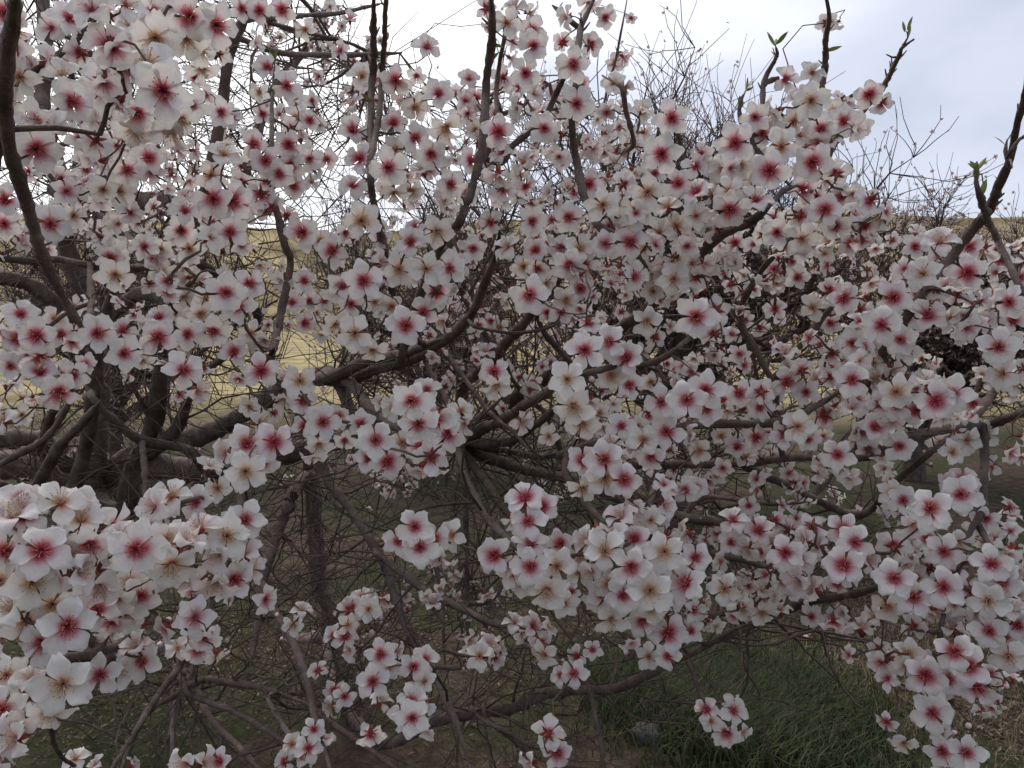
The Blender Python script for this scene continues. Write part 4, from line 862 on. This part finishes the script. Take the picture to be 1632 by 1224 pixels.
FL = []                                                        # (position, rotation, radius, look, apparent size)
for i, (x, y, dpx, look, dxy) in enumerate(rows):
    d = depth[i]
    n = facing(x, y, look, dxy)
    if look == 'k':
        rad = np.clip(dpx * d / FPX / 2.4, .004, .0085)
    else:
        rad = np.clip(0.5 * eff[i] * d / FPX, .0165, .0265) * 1.16
    FL.append((P(x, y, d), frame(n, rng.random() * 6.28), rad, look, dpx))
NLIST = len(FL)
sx, sy = np.array([s[0] for s in SKYLINE]), np.array([s[1] for s in SKYLINE])
SKA = np.array(SK_P)
for (x0, y0, x1, y1, n, d0, d1) in FILL:
    k = 0; tries = 0
    while k < n and tries < n * 8:
        tries += 1
        # sprays of a few blossoms together
        cx, cy = x0 + (x1 - x0) * rng.random(), y0 + (y1 - y0) * rng.random()
        d = d0 + (d1 - d0) * rng.random()
        if cy < np.interp(cx, sx, sy) + 30 or (300 < cx < 900 and 590 < cy < 760 and d < 2.0) or (480 < cx < 920 and 500 < cy < 780 and d < 1.9):
            continue
        c0 = P(cx, cy, d)
        if np.min(np.linalg.norm(SKA - c0, axis=1)) > 0.30:
            continue
        for q in range(rng.integers(2, 5)):
            p = c0 + rng.normal(size=3) * .028
            x, y, dd = px_of(p)
            look = rng.choice(['r', 'r', 'r', 'y', 'y', 'w', 'b'])
            nn = p - c0; nn = nn / (np.linalg.norm(nn) + 1e-9) - .6 * ray(x, y) * (1 if rng.random() < .8 else -1)
            nn /= np.linalg.norm(nn)
            FL.append((p, frame(nn, rng.random() * 6.28), .018 + .006 * rng.random(), look, .042 / dd * FPX))
            k += 1

# ------------------------------------------------------------------ twigs: every blossom hangs on wood (a spanning tree grown out of the branches)
base = np.array([f[0] - f[1][:, 2] * f[2] * (0.60 if f[3] != 'k' else .9) for f in FL])
nb = len(base)
best_d = np.full(nb, 1e9); best_p = np.zeros((nb, 3)); parent = np.full(nb, -1)
for s in range(0, nb, 256):
    D = np.linalg.norm(base[s:s + 256, None] - SKA[None], axis=2)
    k = D.argmin(1); best_d[s:s + 256] = D[np.arange(len(k)), k]; best_p[s:s + 256] = SKA[k]
root_d = best_d.copy()
done = np.zeros(nb, bool); order = []
for _ in range(nb):
    i = int(np.argmin(np.where(done, 1e9, best_d)))
    done[i] = True; order.append(i)
    D = np.linalg.norm(base - base[i], axis=1) * 1.15
    m = (~done) & (D < best_d)
    best_d[m] = D[m]; best_p[m] = base[i]; parent[m] = i
desc = np.ones(nb)
for i in reversed(order):
    if parent[i] >= 0:
        desc[parent[i]] += desc[i]
tw = MB()
def twig(p0, p1, r0, r1, tint, seg=4, sides=5, jit=.12):
    L = np.linalg.norm(p1 - p0)
    t = np.linspace(0, 1, seg + 1)[:, None]
    q = p0 + (p1 - p0) * t + (np.sin(np.pi * t) * rng.normal(size=3) * jit * L) + rng.normal(size=(seg + 1, 3)) * .03 * L * np.sin(np.pi * t)
    tube(tw, q - TREE0, np.linspace(r0, r1, seg + 1) * (1 + .12 * rng.normal(size=seg + 1)), sides, tint, 0, .06)
    return q
for i in order:
    r1 = .0009 * desc[i] ** .3; r0 = r1 * 1.35
    tn = .75 + .5 * rng.random()
    twig(best_p[i], base[i], min(r0, .0036), min(r1, .003), (tn * 1.05, tn * .92, tn * .86), 4 if best_d[i] > .03 else 2, 5)
# the tangle of old fine twigs inside the crown: (x0, y0, x1, y1, number, nearest, farthest)
TANGLE = [(0, 0, 560, 380, 320, 1.9, 3.6), (0, 400, 480, 900, 260, 1.9, 3.6), (400, 700, 1000, 1050, 230, 1.7, 3.2), (550, 380, 1000, 700, 150, 1.7, 2.8),
          (1000, 760, 1350, 1060, 70, 1.6, 2.4), (1000, 400, 1400, 720, 70, 1.5, 2.4), (150, 900, 700, 1230, 120, 1.7, 3.0), (560, 120, 1000, 380, 50, 1.6, 2.6), (700, 1000, 1200, 1180, 50, 1.7, 2.4)]
SKR = np.array(SK_R)
for (x0, y0, x1, y1, n, d0, d1) in TANGLE:
    for k in range(n):
        c0 = P(x0 + (x1 - x0) * rng.random(), y0 + (y1 - y0) * rng.random(), d0 + (d1 - d0) * rng.random())
        if c0[2] < .12:
            continue
        j = int(np.argmin(np.linalg.norm(SKA - c0, axis=1)))
        L = .25 + .45 * rng.random()
        dv = c0 - SKA[j]; ln = np.linalg.norm(dv)
        if ln > .75:
            continue
        dirv = dv / (ln + 1e-6) + .5 * rng.normal(size=3); dirv /= np.linalg.norm(dirv)
        n_ = 9; q = [SKA[j].copy()]
        for s in range(n_):
            dirv = dirv + .22 * rng.normal(size=3) + np.array([0, 0, .03]); dirv /= np.linalg.norm(dirv)
            q.append(q[-1] + dirv * max(L, ln * 1.1) / n_)
        q = np.array(q)
        qx, qy, _ = px_of(q)
        if np.any((qx > 560) & (qy < np.interp(qx, sx, sy) + 45)):
            continue
        r0 = min(.0016 + .0028 * rng.random(), SKR[j])
        tn = .6 + .5 * rng.random()
        tube(tw, q - TREE0, np.linspace(r0, .0008, n_ + 1), 5, (tn * 1.03, tn * .95, tn * .9), 0, .07)
        for s in range(2, n_):
            if rng.random() < .6:
                dd = dirv * .4 + rng.normal(size=3) * .7; dd /= np.linalg.norm(dd)
                ll = .05 + .15 * rng.random()
                qq = np.array([q[s], q[s] + dd * ll * .5 + rng.normal(size=3) * .008, q[s] + dd * ll + rng.normal(size=3) * .015])
                tube(tw, qq - TREE0, [.0014, .0011, .0006], 4, (tn, tn * .93, tn * .88), 0, 0)
tag(obj('twig_tangle', tw.mesh('twig_tangle', [M_BARK]), tree), kind='stuff')

# ------------------------------------------------------------------ place the blossoms
ids = [i for i in range(NLIST) if LK[i] != 'k']
ids.sort(key=lambda i: -DP[i])
seen = [i for i in ids if -20 < XY[i][0] < 1650 and -20 < XY[i][1] < 1244]
TOP, SINGLE = seen[:58], seen[58:298]
rest = [i for i in range(len(FL)) if i not in set(TOP) | set(SINGLE) and FL[i][3] != 'k']
def place(o, f, i):
    p, Rm, rad = f[0], f[1], f[2]
    M = Matrix(np.vstack([np.hstack([Rm * rad, (p - TREE0)[:, None]]), [0, 0, 0, 1]]).tolist())
    o.matrix_local = M
for q, i in enumerate(TOP):
    f = FL[i]
    b = obj('blossom', HEART_ME[q % 4], tree)
    place(b, f, i)
    for k in range(5):
        pt = obj('petal', PETAL_ME[f[3]][((q * 3 + k * 3 + q // 5) % 14)], b)
        pt.rotation_euler = (0.15 * rng.normal(), 0.16 * rng.normal(), k * 2 * math.pi / 5 + .08 * rng.normal())
        pt.location = (0, 0, .012 * (k % 3))
        sc = 1 + .06 * rng.normal(); pt.scale = (sc, sc * (1 + .06 * rng.normal()), sc)
    st = obj('stamen_tuft', TUFT_ME[f[3]][q % 4], b)
    st.rotation_euler = (0, 0, rng.random() * 6.28)
for q, i in enumerate(SINGLE):
    f = FL[i]
    place(obj('blossom', FINE_ME[f[3]][(q * 5 + q // 9) % NVAR], tree), f, i)
for q, i in enumerate([i for i in range(NLIST) if LK[i] == 'k']):
    place(obj('bud', BUD_ME[q % 3], tree), FL[i], i)
mass = MB()
for q, i in enumerate(rest):
    p, Rm, rad, look, _ = FL[i]
    near = i < NLIST
    V, Cc, Q, T, QM, TM = (FINE if near else COARSE)[look][int(rng.integers(NVAR))]
    mass.add(V * rad @ Rm.T + (p - TREE0), Q, T, np.clip(Cc * (0.92 + .12 * rng.random()), 0, .9), QM, TM)
tag(obj('blossom_mass', mass.mesh('blossom_mass', MATS3), tree), kind='stuff')
nl = 0
SKX = np.stack(px_of(SKA), 1)
for (x, y, d, n) in LEAF_SPOTS:
    c0 = P(x, y, d)
    j = int(np.argmin(np.hypot(SKX[:, 0] - x, SKX[:, 1] - y) + 60 * np.abs(SKX[:, 2] - d)))
    s0 = SKA[j]
    for k in range(n):
        up = np.array([0, 0, 1.0]) + .75 * rng.normal(size=3) - .1 * FWD
        up /= np.linalg.norm(up)
        lf = obj('leaf', LEAF_ME[nl % 6], tree); nl += 1
        L = .014 + .014 * rng.random()
        M = frame(up, rng.random() * 6.28) * L
        lf.matrix_local = Matrix(np.vstack([np.hstack([M, (s0 + .0008 * rng.normal(size=3) - TREE0)[:, None]]), [0, 0, 0, 1]]).tolist())

# ------------------------------------------------------------------ other trees of the orchard
def orchard_tree(name, label, loc, h, spread, n_bl, seed, bl_size, group, pale=1.0, density=1.0):
    g = np.random.default_rng(seed)
    root = empty(name, loc)
    tag(root, label, 'tree', group)
    tips = []; fine = MB(); branches = []
    def walk(p, d, L, r0, r1, seg, wob, upb):
        q = [p]
        for s in range(seg):
            d = d + wob * g.normal(size=3) + np.array([0, 0, upb]); d /= np.linalg.norm(d)
            q.append(q[-1] + d * L / seg)
        return np.array(q), d, np.linspace(r0, r1, seg + 1)
    rt = .032 * h
    q, d, r = walk(np.array([0, 0, -.05]), np.array([.1 * g.normal(), .1 * g.normal(), 1.0]), .24 * h, rt * 1.3, rt, 7, .09, .05)
    mb = MB(); tube(mb, q, r, 10, (.8, .77, .75), 0, .07); obj('trunk', mb.mesh('trunk', [M_BARK]), root)
    nlimb = 7
    for k in range(nlimb):
        a = 2 * np.pi * (k + .5 * g.random()) / nlimb
        d0 = np.array([math.cos(a), math.sin(a), .75 + .5 * g.random()]); d0 /= np.linalg.norm(d0)
        ql, dl, rl = walk(q[-1] - np.array([0, 0, .06 * g.random() * h]), d0, (.50 + .15 * g.random()) * h * (spread / h * 1.25), rt * .6, rt * .2, 9, .16, .07)
        mb = MB(); tube(mb, ql, rl, 8, (.8, .76, .73), 0, .06); obj('limb', mb.mesh('limb', [M_BARK]), root)
        for s in range(2, 10):
            for _ in range(3):
                db = dl * .3 + g.normal(size=3) * .75 + np.array([0, 0, .35]); db /= np.linalg.norm(db)
                qb, d2, rb = walk(ql[s], db, (.22 + .16 * g.random()) * h, rt * .16, .0025, 8, .2, .10)
                tube(fine, qb, rb, 4, (.62, .52, .48), 0, 0)
                for t in range(2, 9):
                    for _ in range(int(3 * density + g.random())):
                        dt = g.normal(size=3) * .7 + d2 * .5 + np.array([0, 0, .25]); dt /= np.linalg.norm(dt)
                        qt, d3, rtw = walk(qb[t], dt, (.07 + .09 * g.random()) * h, .0035, .0018, 4, .22, .08)
                        tube(fine, qt, rtw, 3, (.62, .5, .46), 0, 0, cap=False)
                        tips.append(qt)
    tag(obj('twig_tangle', fine.mesh('twig_tangle', [M_BARK]), root), kind='stuff')
    # blossoms as little five-petalled cups
    A = np.linspace(0, 2 * np.pi, 10, endpoint=False)
    rr = np.where(np.arange(10) % 2 == 0, 1.0, .52)
    V0 = np.vstack([[0, 0, -.12], np.stack([rr * np.cos(A), rr * np.sin(A), np.where(np.arange(10) % 2 == 0, .22, .05)], 1)])
    T0 = np.array([[0, 1 + k, 1 + (k + 1) % 10] for k in range(10)])
    C0 = np.vstack([[.42, .10, .12], np.tile(WHITE * pale, (10, 1))])
    bm = MB()
    for k in range(n_bl):
        t = tips[int(g.integers(len(tips)))]
        p = t[int(g.integers(1, len(t)))] + .012 * g.normal(size=3)
        n = g.normal(size=3) + np.array([0, -.4, .2]); n /= np.linalg.norm(n)
        bm.add(V0 * bl_size * (.75 + .5 * g.random()) @ frame(n, g.random() * 6.28).T + p, None, T0, np.clip(C0 * (.85 + .2 * g.random()), 0, .9))
    tag(obj('crown', bm.mesh('crown', [M_PETAL], False), root), kind='stuff')
    return root
TG = 'trees standing behind the blossoming almond tree'
def base_at(x, y):
    p = G(x, y); return (p[0], p[1], float(ground_z(p[0], p[1])))
orchard_tree('almond_tree', 'twiggy brown almond tree with sparse blossom and dark trunk on grass below the open sky', base_at(1455, 765), 2.65, 2.1, 13000, 11, .019, TG, .74, 2.4)
orchard_tree('almond_tree', 'brown almond tree whose thin upright shoots stand against pale sky above the white blossom', base_at(1060, 830), 4.3, 1.9, 6500, 12, .016, TG, .8, 1.3)
orchard_tree('almond_tree', 'dim blossoming almond tree in front of the dry yellow field, seen through bare branches', base_at(170, 752), 2.9, 2.2, 5000, 13, .02, TG, .75, 1.6)
orchard_tree('almond_tree', 'bluish thinly blossoming almond tree beyond the leafy tipped shoot, farthest of the orchard trees', base_at(1690, 700), 3.1, 2.0, 8000, 14, .024, TG, .74, 1.4)
orchard_tree('almond_tree', 'almond tree hung with pale blossom half hidden behind the fan of branches', base_at(690, 745), 2.9, 2.2, 5000, 15, .02, TG, .75, 1.4)

# ------------------------------------------------------------------ grass, litter, stones
def blades(spots, hmin, hmax, wid, cols):
    mb = MB(); n = len(spots)
    x, y = spots[:, 0], spots[:, 1]; z = ground_z(x, y) - .004
    a = rng.random(n) * 2 * np.pi; h = hmin + (hmax - hmin) * rng.random(n) ** 1.3
    lx, ly = np.cos(a), np.sin(a); wx, wy = -ly, lx
    w = wid * (.6 + .8 * rng.random(n)); lean = h * (.25 + .7 * rng.random(n))
    b = np.stack([x, y, z], 1)
    W = np.stack([wx * w, wy * w, 0 * w], 1)
    m = b + np.stack([lx * lean * .35, ly * lean * .35, h * .6], 1); t = b + np.stack([lx * lean, ly * lean, h * (.95 - .2 * rng.random(n))], 1)
    V = np.stack([b - W, b + W, m + W * .7, m - W * .7, t], 1).reshape(-1, 3)
    o = np.arange(n)[:, None] * 5
    Cc = np.repeat(np.asarray(cols)[rng.integers(len(cols), size=n)] * (.7 + .6 * rng.random((n, 1))), 5, 0)
    mb.add(V, o + np.array([[0, 1, 2, 3]]), o + np.array([[3, 2, 4]]), Cc)
    return mb
def scatter(polys, n, clump=0.0):
    outp = []
    for (cx, cy, rx, ry, wgt) in polys:
        k = int(n * wgt); c = G(cx, cy); ex = abs(G(cx + rx, cy)[0] - c[0]); ey = abs(G(cx, cy - ry)[1] - G(cx, cy + ry)[1]) / 2
        u = rng.normal(size=(k, 2)) * .55
        outp.append(np.stack([c[0] + u[:, 0] * ex, c[1] + u[:, 1] * ey], 1))
    S = np.concatenate(outp)
    if clump:
        S = S[:len(S) // 7].repeat(7, 0) + rng.normal(size=(len(S) // 7 * 7, 2)) * clump
    return S
GREEN = [(.042, .066, .020), (.032, .052, .017), (.056, .076, .026), (.075, .085, .034), (.05, .06, .025), (.10, .09, .045)]
DRY = [(.26, .20, .12), (.20, .155, .095), (.32, .27, .17), (.14, .10, .065)]
gs = scatter([(1170, 1140, 160, 70, .36), (960, 1170, 180, 70, .2), (1400, 790, 140, 50, .12), (430, 1080, 160, 110, .12), (700, 1130, 180, 80, .10), (1590, 760, 60, 30, .05), (1200, 860, 200, 40, .05)], 52000, .028)
tag(obj('grass', blades(gs, .035, .13, .0022, GREEN).mesh('grass', [M_GRASS])), 'short dark green grass growing in patches under the tree', 'grass', kind='stuff')
ds = scatter([(1450, 1030, 260, 130, .1), (1000, 900, 600, 120, .25), (250, 1050, 260, 120, .35)], 9000, .03)
tag(obj('dry_grass', blades(ds, .02, .11, .0014, DRY).mesh('dry_grass', [M_GRASS])), 'straw coloured dead grass stalks strewn between the green patches', 'grass', kind='stuff')
ls = scatter([(1470, 1030, 200, 130, .55), (1400, 900, 220, 70, .25), (250, 1050, 320, 130, .2), (800, 1000, 500, 120, .18)], 34000)
n = len(ls); lb = MB()
nrm = rng.normal(size=(n, 3)) * .45 + np.array([0, 0, 1]); nrm /= np.linalg.norm(nrm, axis=1)[:, None]
t1 = np.cross(nrm, rng.normal(size=(n, 3))); t1 /= np.linalg.norm(t1, axis=1)[:, None]; t2 = np.cross(nrm, t1)
c0 = np.stack([ls[:, 0], ls[:, 1], ground_z(ls[:, 0], ls[:, 1]) + .004 + .012 * rng.random(n)], 1)
sz = (.004 + .013 * rng.random(n) ** 1.7)[:, None]
V = np.stack([c0 - t1 * sz, c0 + t2 * sz * .35 + nrm * sz * .12, c0 + t1 * sz, c0 - t2 * sz * .35 + nrm * sz * .12], 1).reshape(-1, 3)
LC = np.array([(.12, .075, .05), (.085, .055, .04), (.17, .115, .08), (.06, .042, .032), (.22, .16, .12)])
lb.add(V, np.arange(n)[:, None] * 4 + np.arange(4)[None], None, np.repeat(LC[rng.integers(5, size=n)] * (.7 + .6 * rng.random((n, 1))), 4, 0))
tag(obj('leaf_litter', lb.mesh('leaf_litter', [M_LITTER], False)), 'brown fallen leaves and crumbs covering the bare soil', 'leaf litter', kind='stuff')
M_STONE = mat_stone()
def stone(label, x, y, wpx, flat, seed):
    g = np.random.default_rng(seed); p = G(x, y)
    rad = .5 * wpx * (p - CAMP) @ FWD / FPX
    nu, nv = 14, 20
    th = np.linspace(0, np.pi, nu)[:, None]; ph = np.linspace(0, 2 * np.pi, nv, endpoint=False)[None, :]
    D = np.stack([np.sin(th) * np.cos(ph), np.sin(th) * np.sin(ph), np.cos(th) + 0 * ph], -1)
    r = np.ones((nu, nv))
    for _ in range(9):
        k = g.normal(size=3) * 1.8; r += .06 * np.sin(D @ k + 6.3 * g.random())
    for _ in range(6):                                        # broken facets
        k = g.normal(size=3); k /= np.linalg.norm(k); h = .78 + .15 * g.random(); dk = D @ k
        r = np.where(dk * r > h, h / np.maximum(dk, 1e-3), r)
    V = (D * r[..., None] * np.array([1, .8, flat]) * rad).reshape(-1, 3)
    i = np.arange(nu - 1)[:, None] * nv; j = np.arange(nv)[None, :]; j2 = (j + 1) % nv
    mb = MB(); mb.add(V, np.stack([i + j, i + nv + j, i + nv + j2, i + j2], -1).reshape(-1, 4))
    o = obj('stone', mb.mesh('stone', [M_STONE]))
    o.location = (p[0], p[1], float(ground_z(p[0], p[1])) + rad * flat * .45)
    o.rotation_euler[2] = g.random() * 6
    tag(o, label, 'stone', 'field stones on the orchard floor')
stone('rounded grey stone sunk in the green grass', 1030, 1203, 52, .6, 1)
stone('small pale stone on brown leaf litter at the edge of the grass', 1440, 1095, 20, .6, 2)
stone('flat dark stone lying among dry stalks at the end of the grass', 890, 1135, 34, .45, 3)
